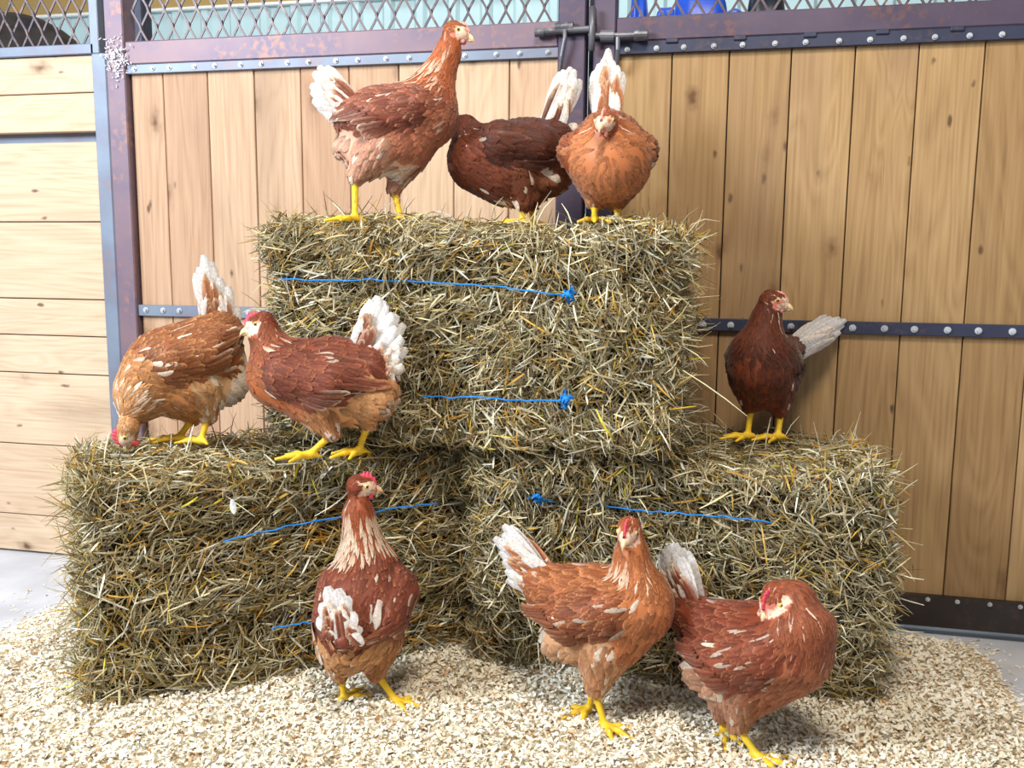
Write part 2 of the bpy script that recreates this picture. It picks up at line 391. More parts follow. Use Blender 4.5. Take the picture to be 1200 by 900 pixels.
top2 = st.build('top_strap', M_navy, d2)
st = MB(); st.box((-.2335, YW-.013, .698), (1.62, YW-.001, .727), bev=.0015); mid2 = st.build('middle_strap', M_navy, d2)
st = MB(); st.box((-.2335, YW-.018, .022), (1.62, YW+.03, .096), bev=.003); st.box((-.2335, YW-.018, .0935), (1.62, YW-.004, .0965)); base2 = st.build('base_rail', M_black, d2)
for a, c in zip(xs[:9], xs[1:10]):
    for q in (.2, .72):
        bolt(top2, a+(c-a)*q, 1.340, YW-.013, .0050); bolt(mid2, a+(c-a)*q, .7125, YW-.013); bolt(base2, a+(c-a)*q, .089, YW-.018, .0042)
grille('grille', -.236, 1.62, 1.409, ZT-.05, YW+.006, d2, .02)
mb = MB(); mb.box((-.303, YW+.04, 0), (-.28, YW+.07, ZT)); tag(mb.build('trim_2', M_navy), kind='structure')
mb = MB(); mb.box((aty(143, 30, YW+.25)[0], YW+.25, 0), (aty(167, 30, YW+.25)[0], YW+.30, ZT), bev=.004); tag(mb.build('trim_3', M_navy), kind='structure')

# latches
def lat(px, py, y=2.145): return aty(px, py, y)
sl = tag(empty('slide_bolt'), 'long dark slide bolt with hanging handle on the left door beside the dark stile', 'latch')
mb = MB(); mb.tube([lat(628, 38), lat(660, 36), lat(692, 34)], .008, 12); mb.build('rod', M_latch, sl)
mb = MB(); mb.tube([lat(651, 33, 2.147), lat(672, 31, 2.147)], .0115, 14); mb.build('sleeve', M_latch, sl)
mb = MB(); mb.tube([lat(627, 38.5), lat(638, 38)], .0095, 12); mb.build('end_cap', M_latch, sl)
mb = MB(); mb.tube([lat(662, 35, 2.138), lat(662, 45, 2.134), lat(658, 66, 2.138), lat(655, 94, 2.15)], .0052, 10); mb.build('handle', M_latch, sl)
sl = tag(empty('slide_bolt'), 'short slide bolt with stubby end sleeve on the right door just under its grille', 'latch')
mb = MB(); mb.tube([lat(690, 42), lat(724, 42), lat(757, 41)], .0075, 12); mb.build('rod', M_latch, sl)
mb = MB(); mb.tube([lat(704, 42.5, 2.146), lat(720, 42.5, 2.146)], .0135, 14); mb.build('sleeve', M_latch, sl)
mb = MB(); mb.tube([lat(743, 41.5, 2.146), lat(759, 41, 2.146)], .0125, 14); mb.build('end_cap', M_latch, sl)
mb = MB(); mb.tube([lat(724, 44, 2.137), lat(724, 58, 2.134), lat(722, 80, 2.15)], .0055, 10); mb.build('handle', M_latch, sl)
mb = MB(); mb.tube([lat(694, 8, 2.134), lat(694, 34, 2.132), lat(693, 60, 2.134)], .0075, 12); mb.tube([lat(694, 8, 2.134), lat(697, 12, 2.14), lat(697, 30, 2.14)], .005, 8)
mb.tube([lat(694, 30, 2.134), lat(694, 30, 2.16)], .006, 8)
tag(mb.build('latch_bar', M_latch, smooth=True), 'upright round steel bar bridging the gap between the two stall doors', 'latch')

# things seen through the grilles, in the stall behind
def lump(name, c, r, mat, seed, amp=.12, label='', cat=''):
    mb = MB(); mb.ball((0, 0, 0), 1, 40, 26); V = np.concatenate(mb.V)
    if cat == 'sack': V = V/((np.abs(V)**4).sum(1)**.25)[:, None]
    V = V*(1+amp*noise3(V, 3.2, seed))[:, None]*np.array(r)+np.array(c)
    V[:, 2] = np.maximum(V[:, 2], 0.001); mb.V = [V]; return tag(mb.build(name, mat, smooth=True), label, cat)
m_, nt, b = newmat('dark_cover', .6, .3)
n1 = N(nt, 'ShaderNodeTexNoise'); L(nt, N(nt, 'ShaderNodeNewGeometry').outputs['Position'], n1.inputs[0]); n1.inputs['Scale'].default_value = 9; n1.inputs['Detail'].default_value = 5
L(nt, ramp(nt, n1.outputs[0], [(.35, srgb(34, 32, 36)), (.6, srgb(62, 56, 52)), (.75, srgb(104, 86, 62))]), b.inputs['Base Color'])
yy = 3.25; pk = aty(14, 9, yy)
lump('covered_mound', (pk[0], yy, .84), (.60, .45, pk[2]-.84), m_, 3, .04, 'dark rounded mound showing through the grille at far left', 'mound')
bl = plain('blue_plastic', srgb(24, 84, 214), .3, .5)
for i, (px, w_, py, nm) in enumerate(((750, .035, -10, 0), (777, .055, 1, 0), (824, .10, -22, 0), (864, .062, -14, 0))):
    pk = aty(px, py, 3.0)
    lump('feed_sack', (pk[0], 3.0+.2*(i % 2), pk[2]/2), (w_, .09, pk[2]/2), bl, 11+i, .05,
         ('narrow blue sack nearest the latch behind the right grille', 'low blue sack second from the latch behind the right grille', 'wide bright blue sack in the middle behind the right grille', 'bright blue sack next to the dark one behind the right grille')[i], 'sack')
pk = aty(884, -20, 3.0)
lump('feed_sack', (pk[0]+.04, 3.0, pk[2]/2), (.075, .09, pk[2]/2), plain('dark_plastic', srgb(20, 32, 52), .3, .5), 31, .06, 'dark navy sack at the right end of the blue ones behind the right grille', 'sack')
# ---------------------------------------------------------------- wood shavings on the floor
def sstep(a, b, x): t = np.clip((x-a)/(b-a), 0, 1); return t*t*(3-2*t)
def shav_mask(P):
    wob = .035*noise3(np.c_[P[:, :2], np.zeros(len(P))], 6, 21)
    return sstep(-1.60, -1.36, P[:, 0]+wob)*(1-sstep(.42, .66, P[:, 0]+wob))*(1-sstep(2.04, 2.16, P[:, 1]+wob*.4))
def shav_h(P):
    Q = np.c_[P[:, :2], np.zeros(len(P))]
    return shav_mask(P)*(.038+.008*noise3(Q, 7, 22)+.006*noise3(Q, 22, 23)+.003*noise3(Q, 60, 24))-.002
xs_ = np.linspace(-1.75, .85, 200); ys_ = np.linspace(.7, 2.175, 120)
G = np.array([[x, y, 0] for y in ys_ for x in xs_]); G[:, 2] = shav_h(G)
ii = np.arange(119)[:, None]*200+np.arange(199)[None]; ii = ii.ravel()
GF = np.stack([ii, ii+1, ii+201, ii+200], 1)
gm = np.maximum(np.maximum(G[GF[:, 0], 2], G[GF[:, 2], 2]), np.maximum(G[GF[:, 1], 2], G[GF[:, 3], 2])) > 0
chips_col = np.array([srgb(252, 245, 228), srgb(246, 234, 210), srgb(254, 250, 240), srgb(236, 220, 194), srgb(216, 184, 148), srgb(176, 128, 84), srgb(158, 150, 132)])
FOOT = [((-1.08, 1.33), math.radians(36), .79, .38), ((-.455, 1.70), math.radians(.5), .80, .375)]
def under(P, inset=.03):
    r = np.zeros(len(P), bool)
    for (o_, a_, lx, ly) in FOOT:
        d = P[:, :2]-np.array(o_); x = d@np.array([math.cos(a_), math.sin(a_)]); y = d@np.array([-math.sin(a_), math.cos(a_)]); r |= (x > inset) & (x < lx-inset) & (y > inset) & (y < ly-inset)
    return r
gm &= ~under(G[GF].mean(1), .05)
NCH = 165000
P = np.c_[rng.uniform(-1.72, .8, NCH), rng.uniform(.78, 2.17, NCH), np.zeros(NCH)]
inside = under(P)
mk = shav_mask(P); keep = (rng.uniform(size=NCH) < np.maximum(mk**.5*1.2, .014*((P[:, 1] < 2.15)))) & ~inside
P = P[keep]; n = len(P); P[:, 2] = shav_h(P)+rng.uniform(.0, .011, n)*np.clip(mk[keep]*3, .15, 1)
P[:, 2] = np.maximum(P[:, 2], .0012)
ang = rng.uniform(0, 2*np.pi, n); tl = rng.normal(0, .5, n); rl = rng.normal(0, .55, n)
flat = mk[keep] < .2; tl[flat] *= .2; rl[flat] *= .2
u = np.stack([np.cos(ang)*np.cos(tl), np.sin(ang)*np.cos(tl), np.sin(tl)], 1)
v0 = np.stack([-np.sin(ang), np.cos(ang), np.zeros(n)], 1); w0 = np.cross(u, v0); v = v0*np.cos(rl)[:, None]+w0*np.sin(rl)[:, None]; w = np.cross(u, v)
ln = rng.uniform(.0026, .0076, n)[:, None]; wd = rng.uniform(.0011, .0032, n)[:, None]; cv = rng.uniform(-.3, .5, n)[:, None]*ln
V = np.stack([P-u*ln-v*wd, P-u*ln+v*wd, P-v*wd+w*cv, P+v*wd*1.1+w*cv, P+u*ln-v*wd*.8, P+u*ln+v*wd*.9], 1).reshape(-1, 3)
V[:, 2] = np.maximum(V[:, 2], .0006)
b0 = np.arange(n)[:, None]*6
F = np.concatenate([b0+[0, 2, 3, 1], b0+[2, 4, 5, 3]])
ci = rng.choice(7, n, p=[.36, .24, .24, .09, .035, .015, .02]); tone = noise3(P, 9, 40)
ci = np.where((tone > .95) & (rng.uniform(size=n) < .22), 4, ci)
cc = np.repeat(chips_col[ci]*rng.uniform(.9, 1.05, (n, 1)), 6, 0)
sh = mesh_obj('wood_shavings', np.concatenate([V, G]), [np.concatenate([F, GF[gm]+len(V)])], M_chip, col=np.concatenate([np.minimum(cc, .95), np.broadcast_to(srgb(206, 184, 150), G.shape)]))  # bed coloured darker than the chips, as painted shade between them
tag(sh, 'pale cream wood shavings spread thick over the concrete floor', 'wood shavings', kind='stuff')

# ---------------------------------------------------------------- hay bales
straw_cols = np.array([srgb(208, 194, 154), srgb(186, 170, 126), srgb(160, 144, 102), srgb(226, 216, 184), srgb(216, 176, 84), srgb(192, 142, 56), srgb(134, 124, 82), srgb(242, 236, 216), srgb(118, 92, 56), srgb(214, 202, 66)])
straw_p = np.array([.2, .18, .15, .16, .05, .03, .07, .09, .06, .01])
def straws(P, D, U, Ln, Wd, bend, cols):
    """bent three-sided stems: start P, direction D, bending towards U"""
    n = len(P); S = nrm(np.cross(D, U)); U = np.cross(S, D); t = np.array([0, .33, .67, 1.0])
    cen = P[:, None]+D[:, None]*(Ln[:, None]*t)[:, :, None]+U[:, None]*((bend*Ln)[:, None]*(4*t*(1-t))[None])[:, :, None]
    k = np.arange(3)*2*np.pi/3; ring = S[:, None]*np.cos(k)[None, :, None]+U[:, None]*np.sin(k)[None, :, None]
    tw = np.array([.8, 1, .95, .35]); V = cen[:, :, None]+ring[:, None]*(Wd[:, None]*tw[None])[:, :, None, None]*.5
    V = V.reshape(-1, 3); b0 = np.arange(n)[:, None]*12; F = []
    for s in range(3):
        for q in range(3): F.append(b0+[s*3+q, s*3+(q+1) % 3, (s+1)*3+(q+1) % 3, (s+1)*3+q])
    return V, np.concatenate(F), np.repeat(cols, 12, 0)

def bale(origin, yaw, size, nst, label, seed, twines, extra=(), gold=0.0, zbend=0.0):
    """origin = front left bottom corner; local x along the front, y into the depth, z up"""
    global rng
    rg = np.random.default_rng(seed)
    R_ = np.array([[math.cos(yaw), math.sin(yaw), 0], [-math.sin(yaw), math.cos(yaw), 0], [0, 0, 1.]])   # rows: local axes in world
    o = np.array(origin, float); h = np.array(size)/2
    root = empty('hay_bale'); tag(root, label, 'hay bale', 'three square hay bales')
    rr = .045
    fn = -R_[1]; tz = [np.mean([atplane(x, y, o+fn*.009, fn)[2] for x, y in pts])-o[2]-h[2] for pts, _ in twines[:2]]
    if label.startswith('lower right'): tz = tz[:1]+[-.1]
    def surf(p):      # p on the box -> rounded and lumpy point, normal (local, centred)
        inner = np.clip(p, -(h-rr), h-rr); n_ = nrm(p-inner); q = inner+n_*rr
        d = .013*noise3(q, 11, seed)+.012*noise3(q, 34, seed+1)+.012*noise3(q*[1, .3, .3], 16, seed+2)
        for z_ in tz: d = d-.017*np.exp(-((q[:, 2]-z_)/.022)**2)
        d = d+.003
        return q+n_*d[:, None], n_
    def boxpts(n, wts):
        f = rg.choice(6, n, p=np.array(wts)/sum(wts)); p = rg.uniform(-1, 1, (n, 3))*h; ax = f//2; sg = np.where(f % 2, 1, -1)
        p[np.arange(n), ax] = sg*h[ax]; return p, f
    # packed body
    V = []; Q = []; k = 0; m_ = 26
    for ax in range(3):
        for s in (-1, 1):
            a, b_ = [q for q in range(3) if q != ax]; g = np.linspace(-1, 1, m_); A, B = np.meshgrid(g, g, indexing='ij'); p = np.zeros((m_*m_, 3))
            p[:, a] = A.ravel()*h[a]; p[:, b_] = B.ravel()*h[b_]; p[:, ax] = s*h[ax]; V.append(p)
            i = (np.arange(m_-1)[:, None]*m_+np.arange(m_-1)).ravel()+k; f = np.stack([i, i+1, i+m_+1, i+m_], 1)
            Q.append(f if (s > 0) == (ax == 1) else f[:, ::-1]); k += m_*m_
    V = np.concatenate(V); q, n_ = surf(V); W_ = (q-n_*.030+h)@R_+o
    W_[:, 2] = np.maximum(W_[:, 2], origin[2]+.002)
    core = mesh_obj('packed_hay', W_, np.concatenate(Q), M_hay_shade, root, smooth=True)
    # stems: faces -x,+x,-y(front),+y,-z,+z(top)
    p, f = boxpts(nst, [1.5*h[1]*h[2], 1.5*h[1]*h[2], 2.1*h[0]*h[2], .35*h[0]*h[2], .02, 1.35*h[0]*h[1]])
    q, n_ = surf(p); n = nst
    big = noise3(q, 9, seed+5)*1.5+noise3(q, 24, seed+6)*.7
    T1 = np.zeros((n, 3)); T2 = np.zeros((n, 3)); fx = np.abs(n_[:, 0]) > .8; fz = np.abs(n_[:, 2]) > .8
    T1[:] = [0, 0, 1.]; T1[fz] = [0, 1., 0]; T2 = nrm(np.cross(T1, n_)); T1 = nrm(np.cross(n_, T2))
    a = big+rg.normal(0, .62, n); rnd = rg.uniform(size=n) < .3; a[rnd] = rg.uniform(-np.pi, np.pi, rnd.sum())
    hz = rg.uniform(size=n) < .12; a[hz] = np.pi/2+rg.normal(0, .3, hz.sum()); a += np.pi*(rg.uniform(size=n) < .5)
    lift = np.abs(rg.normal(0, .2, n)); 
    edge = np.abs(q[:, 0]) > h[0]-.09
    lift = np.where(edge, lift+np.abs(rg.normal(0, .22, n)), lift)
    D = T1*np.cos(a)[:, None]+T2*np.sin(a)[:, None]
    # ends of the bale: stems stick outward
    out = np.sign(q[:, 0])[:, None]*np.array([1., 0, 0]); wgt = (edge*rg.uniform(0, 1.0, n))[:, None]*.9
    D = nrm(D+out*wgt+n_*np.tan(np.clip(lift, 0, 1.1))[:, None])
    Ln = rg.gamma(3.5, .0078, n)+.010; Ln = np.clip(Ln, .012, .10); Ln = np.where(lift > .5, Ln*.8, Ln)
    Wd = np.clip(rg.gamma(4, .00055, n)+.0007, .0010, .0055)
    dp = rg.uniform(-.034, .004, n)
    P = q+n_*dp[:, None]-D*(Ln*.4)[:, None]
    pr = straw_p.copy(); pr[4:6] += gold; pr /= pr.sum(); ci = rg.choice(10, n, p=pr)
    cl = noise3(q, 14, seed+8); ci = np.where((cl > .8) & (rg.uniform(size=n) < .35), rg.choice([4, 5, 5], n), ci)
    cols = np.minimum(straw_cols[ci]*rg.uniform(.42, 1.22, (n, 1)), .95)
    fine = rg.uniform(size=n) < .22; Wd = np.where(fine, Wd*.4, Wd)
    Pw = (P+h)@R_+o; Dw = D@R_; Nw = n_@R_
    ok = (Pw[:, 2] > origin[2]-.005) & ((Pw+Dw*Ln[:, None])[:, 2] > origin[2]-.012)
    ok &= ((Pw+Dw*Ln[:, None])[:, 1] < YW-.025)
    bd = rg.normal(0, .09, n)
    V1, F1, C1 = straws(Pw[ok], Dw[ok], Nw[ok], Ln[ok], Wd[ok], bd[ok], cols[ok])
    # long stray stems, tufts at the ends
    ns = 800; p, f = boxpts(ns, [3*h[1]*h[2], 3*h[1]*h[2], .5*h[0]*h[2], .05, .001, .9*h[0]*h[1]])
    q, n_ = surf(p); D = nrm(n_*rg.uniform(.35, 1.2, (ns, 1))+rg.normal(0, .55, (ns, 3))); Ln = rg.uniform(.03, .085, ns); 
    Pw = (q-D*.012+h)@R_+o; Dw = D@R_; E_ = Pw+Dw*Ln[:, None]; ok = (E_[:, 2] > origin[2]+.005) & (E_[:, 1] < YW-.03)
    V2, F2, C2 = straws(Pw[ok], Dw[ok], nrm(np.cross(Dw[ok], rg.normal(size=(ok.sum(), 3)))), Ln[ok], rg.uniform(.0011, .003, ok.sum()), rg.normal(0, .12, ok.sum()), straw_cols[rg.choice(10, ok.sum(), p=straw_p/straw_p.sum())])
    Vs = [V1, V2]; Fs = [F1, F2+len(V1)]; Cs = [C1, C2]; k = len(V1)+len(V2)
    for (a_, b_, w_, bn, ccx) in extra:
        a_ = np.array(a_); d_ = np.array(b_)-a_; l_ = np.linalg.norm(d_)
        V3, F3, C3 = straws(a_[None], nrm(d_)[None], np.array([[0, 0, 1.]]), np.array([l_]), np.array([w_]), np.array([bn]), np.array([ccx]))
        Vs.append(V3); Fs.append(F3+k); Cs.append(C3); k += len(V3)
    s_ = mesh_obj('straw', np.concatenate(Vs), np.concatenate(Fs), M_straw, root, col=np.concatenate(Cs)); s_['kind'] = 'stuff'
    fn = -R_[1]; p0 = o
    for (pts, knot) in twines:
        w = [atplane(x, y, p0+fn*.001, fn) for x, y in pts]
        pp = []
        for a_, b_ in zip(w[:-1], w[1:]):
            for t in np.linspace(0, 1, 7)[:-1]: pp.append(a_+(b_-a_)*t)
        pp.append(w[-1]); pp = np.array(pp); pp += rg.normal(0, .0012, pp.shape); pp += fn*(.003*np.sin(np.arange(len(pp))*1.9+seed))[:, None]
        mb = MB(); mb.tube(pp, .0016, 7); tw_ = mb.build('twine', M_twine, root, smooth=True)
        if knot:
            kp = atplane(*knot, p0+fn*.02, fn); mb = MB()
            mb.ball(kp, (.0085, .007, .007), 12, 8)
            for i in range(9):
                d_ = rg.normal(size=3)*.008; mb.tube([kp-d_*.4, kp+d_+fn*.004, kp+d_*.3+rg.normal(size=3)*.007, kp-d_*.9], .0024, 6)
            mb.build('knot', M_twine, tw_, smooth=True)
    return root

BZ = .48
GOLD = srgb(222, 184, 70); PALE = srgb(222, 214, 178); OLV = srgb(150, 138, 84)
bale((-1.08, 1.33, .012), math.radians(36), (.79, .38, BZ-.012), 27000, 'lower left hay bale turned at an angle with a small white feather on it', 101,
     [([(262, 634), (310, 622), (380, 609), (450, 598), (512, 589)], None), ([(318, 737), (345, 732), (372, 727)], None)],
     [(aty(78, 640, 1.5), aty(48, 664, 1.46), .002, .1, PALE), (aty(110, 680, 1.5), aty(64, 600, 1.47), .002, -.1, OLV), (aty(80, 600, 1.5), aty(52, 588, 1.45), .002, .05, OLV),
      (aty(120, 720, 1.42), aty(62, 690, 1.4), .0016, .05, OLV), (aty(112, 650, 1.45), aty(60, 615, 1.4), .0018, -.08, GOLD), (aty(90, 560, 1.5), aty(62, 545, 1.48), .002, 0, OLV)], .05)
bale((-.455, 1.70, .012), math.radians(.5), (.80, .375, BZ-.012), 27000, 'lower right hay bale with the lone brown hen standing on its top', 202,
     [([(690, 590), (730, 596), (775, 600), (815, 603), (862, 607), (905, 612)], None), ([(618, 583), (631, 585), (650, 588)], (631, 585))],
     [(aty(1012, 598, 1.78), aty(1056, 596, 1.74), .0035, .02, GOLD), (aty(1010, 632, 1.8), aty(1082, 639, 1.76), .0022, .06, PALE), (aty(1015, 655, 1.8), aty(1060, 692, 1.76), .003, .02, PALE),
      (aty(1015, 560, 1.85), aty(1045, 585, 1.8), .0022, .1, PALE), (aty(1000, 740, 1.8), aty(1052, 792, 1.72), .0028, .04, OLV), (aty(1010, 655, 1.8), aty(1060, 664, 1.75), .002, .05, OLV)])
bale((-.875, 1.655, BZ+.004), 0.0, (.825, .375, .44), 30000, 'top hay bale stacked across the two lower ones with three hens on it', 303,
     [([(330, 327), (420, 328), (500, 331), (580, 336), (655, 345), (668, 346)], (667, 345)), ([(495, 464), (560, 466), (610, 469), (660, 470)], (663, 468))],
     [(aty(800, 434, 1.66), aty(876, 488, 1.62), .0026, .02, PALE), (aty(795, 300, 1.7), aty(832, 268, 1.68), .002, .05, GOLD), (aty(790, 320, 1.7), aty(826, 345, 1.66), .0022, .1, OLV),
      (aty(790, 405, 1.7), aty(828, 427, 1.66), .002, .1, PALE), (aty(785, 480, 1.68), aty(816, 476, 1.62), .0034, 0, GOLD), (aty(306, 360, 1.68), aty(282, 342, 1.66), .002, .05, OLV)], .02)
# ---------------------------------------------------------------- hens
def closest(P, pr):
    """P (n,3) -> dist (n,k), direction from axis (n,k,3 lazily), using float32"""
    A, B, ra, rb = pr; d = B-A; L2 = np.maximum((d*d).sum(1), 1e-12)
    t = np.clip(((P[:, None]-A[None])*d[None]).sum(2)/L2, 0, 1)
    v = P[:, None]-(A[None]+t[:, :, None]*d[None]); l = np.sqrt((v*v).sum(2))+1e-9
    return l-(ra+(rb-ra)*t), v/l[:, :, None], t
class SDF:
    def __init__(s, prims):
        s.tags = [p[4] for p in prims]; f = lambda i: np.array([p[i] for p in prims], float)
        s.pr = (f(0), f(2), f(1), f(3)); s.leg = np.array([t in ('shank', 'toe') for t in s.tags])
        s.flow = nrm(s.pr[1]-s.pr[0]); s.K = .0070; s.k = .0022; s.head = np.array([t == 'head' for t in s.tags]); s.bod = ~(s.leg | s.head)
    def ev(s, P, grad=False, feathered=False):
        out = []; G = []
        for i in range(0, len(P), 60000):
            d, g, t = closest(P[i:i+60000], s.pr)
            if feathered: d = np.where(s.leg[None], 9, d)
            kk = np.where(s.leg, s.k, s.K)[None]
            def sm(mask, k):
                e = np.where(mask[None], d, 9.0); m = e.min(1, keepdims=True); w = np.exp(-(e-m)/k); sw = w.sum(1, keepdims=True)
                return (m[:, 0]-k*np.log(sw[:, 0])), w/sw
            a0, w0 = sm(s.bod, s.K); a1, w1 = sm(s.head, .0022); m = np.minimum(a0, a1); e0, e1 = np.exp(-(a0-m)/.004), np.exp(-(a1-m)/.004)
            a = m-.004*np.log(e0+e1); wa = (w0*e0[:, None]+w1*e1[:, None])/(e0+e1)[:, None]; b, wb = sm(s.leg, s.k)
            if feathered: r, w = a, wa
            else:
                m = np.minimum(a, b); ea, eb = np.exp(-(a-m)/s.k), np.exp(-(b-m)/s.k); r = m-s.k*np.log(ea+eb)
                w = (wa*ea[:, None]+wb*eb[:, None])/(ea+eb)[:, None]
            out.append(r)
            if grad: G.append((nrm((w[:, :, None]*g).sum(1)), w, t))
        if not grad: return np.concatenate(out)
        return np.concatenate(out), np.concatenate([g[0] for g in G]), np.concatenate([g[1] for g in G]), np.concatenate([g[2] for g in G])
    def proj(s, P, off=0.0, it=2, feathered=False):
        for _ in range(it):
            d, g, w, t = s.ev(P, True, feathered); P = P-g*(d-off)[:, None]
        return P
def surface_net(sd, vox):
    A, B, ra, rb = sd.pr; r = np.maximum(ra, rb)[:, None]+.012
    lo = np.minimum(A-r, B-r).min(0); hi = np.maximum(A+r, B+r).max(0); n = np.ceil((hi-lo)/vox).astype(int)+1
    ax = [lo[i]+np.arange(n[i])*vox for i in range(3)]; X = np.stack(np.meshgrid(*ax, indexing='ij'), -1)
    # coarse pass to skip empty space
    st = 4; cs = X[::st, ::st, ::st]; dc = sd.ev(cs.reshape(-1, 3)).reshape(cs.shape[:3])
    D = np.repeat(np.repeat(np.repeat(dc, st, 0), st, 1), st, 2)[:n[0], :n[1], :n[2]]
    near = np.abs(D) < vox*st*1.9; D = D.copy(); D[near] = sd.ev(X[near])
    S = D < 0
    c = [S[i:n[0]-1+i, j:n[1]-1+j, k:n[2]-1+k] for i in (0, 1) for j in (0, 1) for k in (0, 1)]
    cnt = sum(x.astype(int) for x in c); act = (cnt > 0) & (cnt < 8); idx = -np.ones(act.shape, int); idx[act] = np.arange(act.sum())
    V = np.argwhere(act)*vox+lo+vox/2; Q = []
    for a in range(3):
        b, c_ = (a+1) % 3, (a+2) % 3
        s0 = [slice(1, -1)]*3; s0[a] = slice(0, -1); s1 = [slice(1, -1)]*3; s1[a] = slice(1, None)
        e = S[tuple(s0)] != S[tuple(s1)]; I = np.argwhere(e); off = np.ones(3, int); off[a] = 0; I = I+off
        sg = S[tuple(I.T)]
        def at(db, dc_): J = I.copy(); J[:, b] -= db; J[:, c_] -= dc_; return idx[tuple(J.T)]
        q = np.stack([at(1, 1), at(0, 1), at(0, 0), at(1, 0)], 1); q[~sg] = q[~sg][:, ::-1]; Q.append(q)
    Q = np.concatenate(Q); Q = Q[(Q >= 0).all(1)]
    V = sd.proj(V, 0, 3)
    return V, Q

TT = np.array([0, .3, .62, .86, 1.0])
def feathers(P, D, Nn, Ln, Wd, lift, c0, c1, ce, sd=None, shape='round', curl=0.0, base_off=.0012, sink=0.0):
    """feather cards: 5 rows x 3 columns, laid along D over the body surface"""
    n = len(P); D = nrm(D-(D*Nn).sum(1, keepdims=True)*Nn) if sd is not None else nrm(D)
    S = nrm(np.cross(Nn, D)); prof = {'round': [.35, .85, 1, .72, .22], 'point': [.4, .95, .9, .5, .06], 'long': [.38, .8, 1.0, .88, .42]}[shape]
    prof = np.array(prof); cen = P[:, None]+D[:, None]*(Ln[:, None]*TT)[:, :, None]
    if sd is None: cen = cen+Nn[:, None]*(curl*Ln[:, None]*TT**2)[:, :, None]
    hw = (Wd[:, None]*prof)[:, :, None]*.5
    V = np.stack([cen-S[:, None]*hw, cen, cen+S[:, None]*hw], 2)     # n,5,3,3
    off = base_off-sink*(1-TT)[None, :, None]+(lift*Ln)[:, None, None]*(TT**1.3)[None, :, None]+np.array([-.12, .03, -.12])[None, None]*Wd[:, None, None]
    if sd is not None:
        W_ = V.reshape(-1, 3); W_ = W_
        for _ in range(2):
            d, g, w, t = sd.ev(W_, True, True); W_ = W_-g*(d-off.reshape(-1))[:, None]
        V = W_.reshape(V.shape)
    else: V = V+Nn[:, None, None]*(np.array([-.16, .04, -.16])[None, None]*Wd[:, None, None])[..., None]
    tc = TT[None, :, None, None]; edge = np.array([1., 0, 1.])[None, None, :, None]
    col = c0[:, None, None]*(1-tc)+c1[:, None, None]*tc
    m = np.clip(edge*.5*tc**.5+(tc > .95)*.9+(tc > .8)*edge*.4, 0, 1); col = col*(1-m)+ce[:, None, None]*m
    b0 = np.arange(n)[:, None]*15; F = []
    for r in range(4):
        for k in range(2): F.append(b0+[r*3+k, r*3+k+1, r*3+k+4, r*3+k+3])
    uvv = np.stack(np.broadcast_arrays(np.array([0, .5, 1.])[None, None, :], TT[None, :, None]), -1); uvv = np.broadcast_to(uvv, (n, 5, 3, 2))
    col = np.broadcast_to(col, (n, 5, 3, 3))
    return V.reshape(-1, 3), np.concatenate(F), col.reshape(-1, 3), uvv.reshape(-1, 2)
class FB:
    def __init__(s): s.V = []; s.F = []; s.C = []; s.U = []; s.n = 0
    def add(s, r): s.V.append(r[0]); s.F.append(r[1]+s.n); s.C.append(r[2]); s.U.append(r[3]); s.n += len(r[0])
    def build(s, name, parent): return mesh_obj(name, np.concatenate(s.V), np.concatenate(s.F), M_feather, parent, col=np.clip(np.concatenate(s.C), 0, .93), uv=np.concatenate(s.U), smooth=True)

PAL = {
 'light':  dict(back=(146, 82, 62), wing=(128, 66, 50), breast=(178, 108, 80), neck=(176, 92, 48), fluff=(214, 168, 142), edge=(196, 138, 108), head=(160, 92, 50)),
 'dark':   dict(back=(92, 44, 28), wing=(84, 40, 26), breast=(122, 58, 34), neck=(112, 54, 32), fluff=(142, 84, 58), edge=(120, 66, 44), head=(120, 60, 36)),
 'orange': dict(back=(166, 94, 54), wing=(140, 74, 46), breast=(186, 112, 68), neck=(180, 102, 56), fluff=(214, 162, 120), edge=(218, 156, 106), head=(176, 94, 56)),
 'golden': dict(back=(150, 88, 50), wing=(142, 82, 48), breast=(190, 126, 74), neck=(208, 150, 98), fluff=(214, 172, 126), edge=(214, 158, 104), head=(200, 146, 96)),
 'chest':  dict(back=(122, 58, 40), wing=(128, 64, 48), breast=(176, 98, 54), neck=(150, 74, 40), fluff=(206, 150, 100), edge=(178, 112, 76), head=(140, 66, 38)),
 'red':    dict(back=(126, 56, 34), wing=(136, 66, 44), breast=(174, 104, 70), neck=(156, 82, 52), fluff=(212, 160, 128), edge=(186, 122, 90), head=(158, 80, 50)),
}
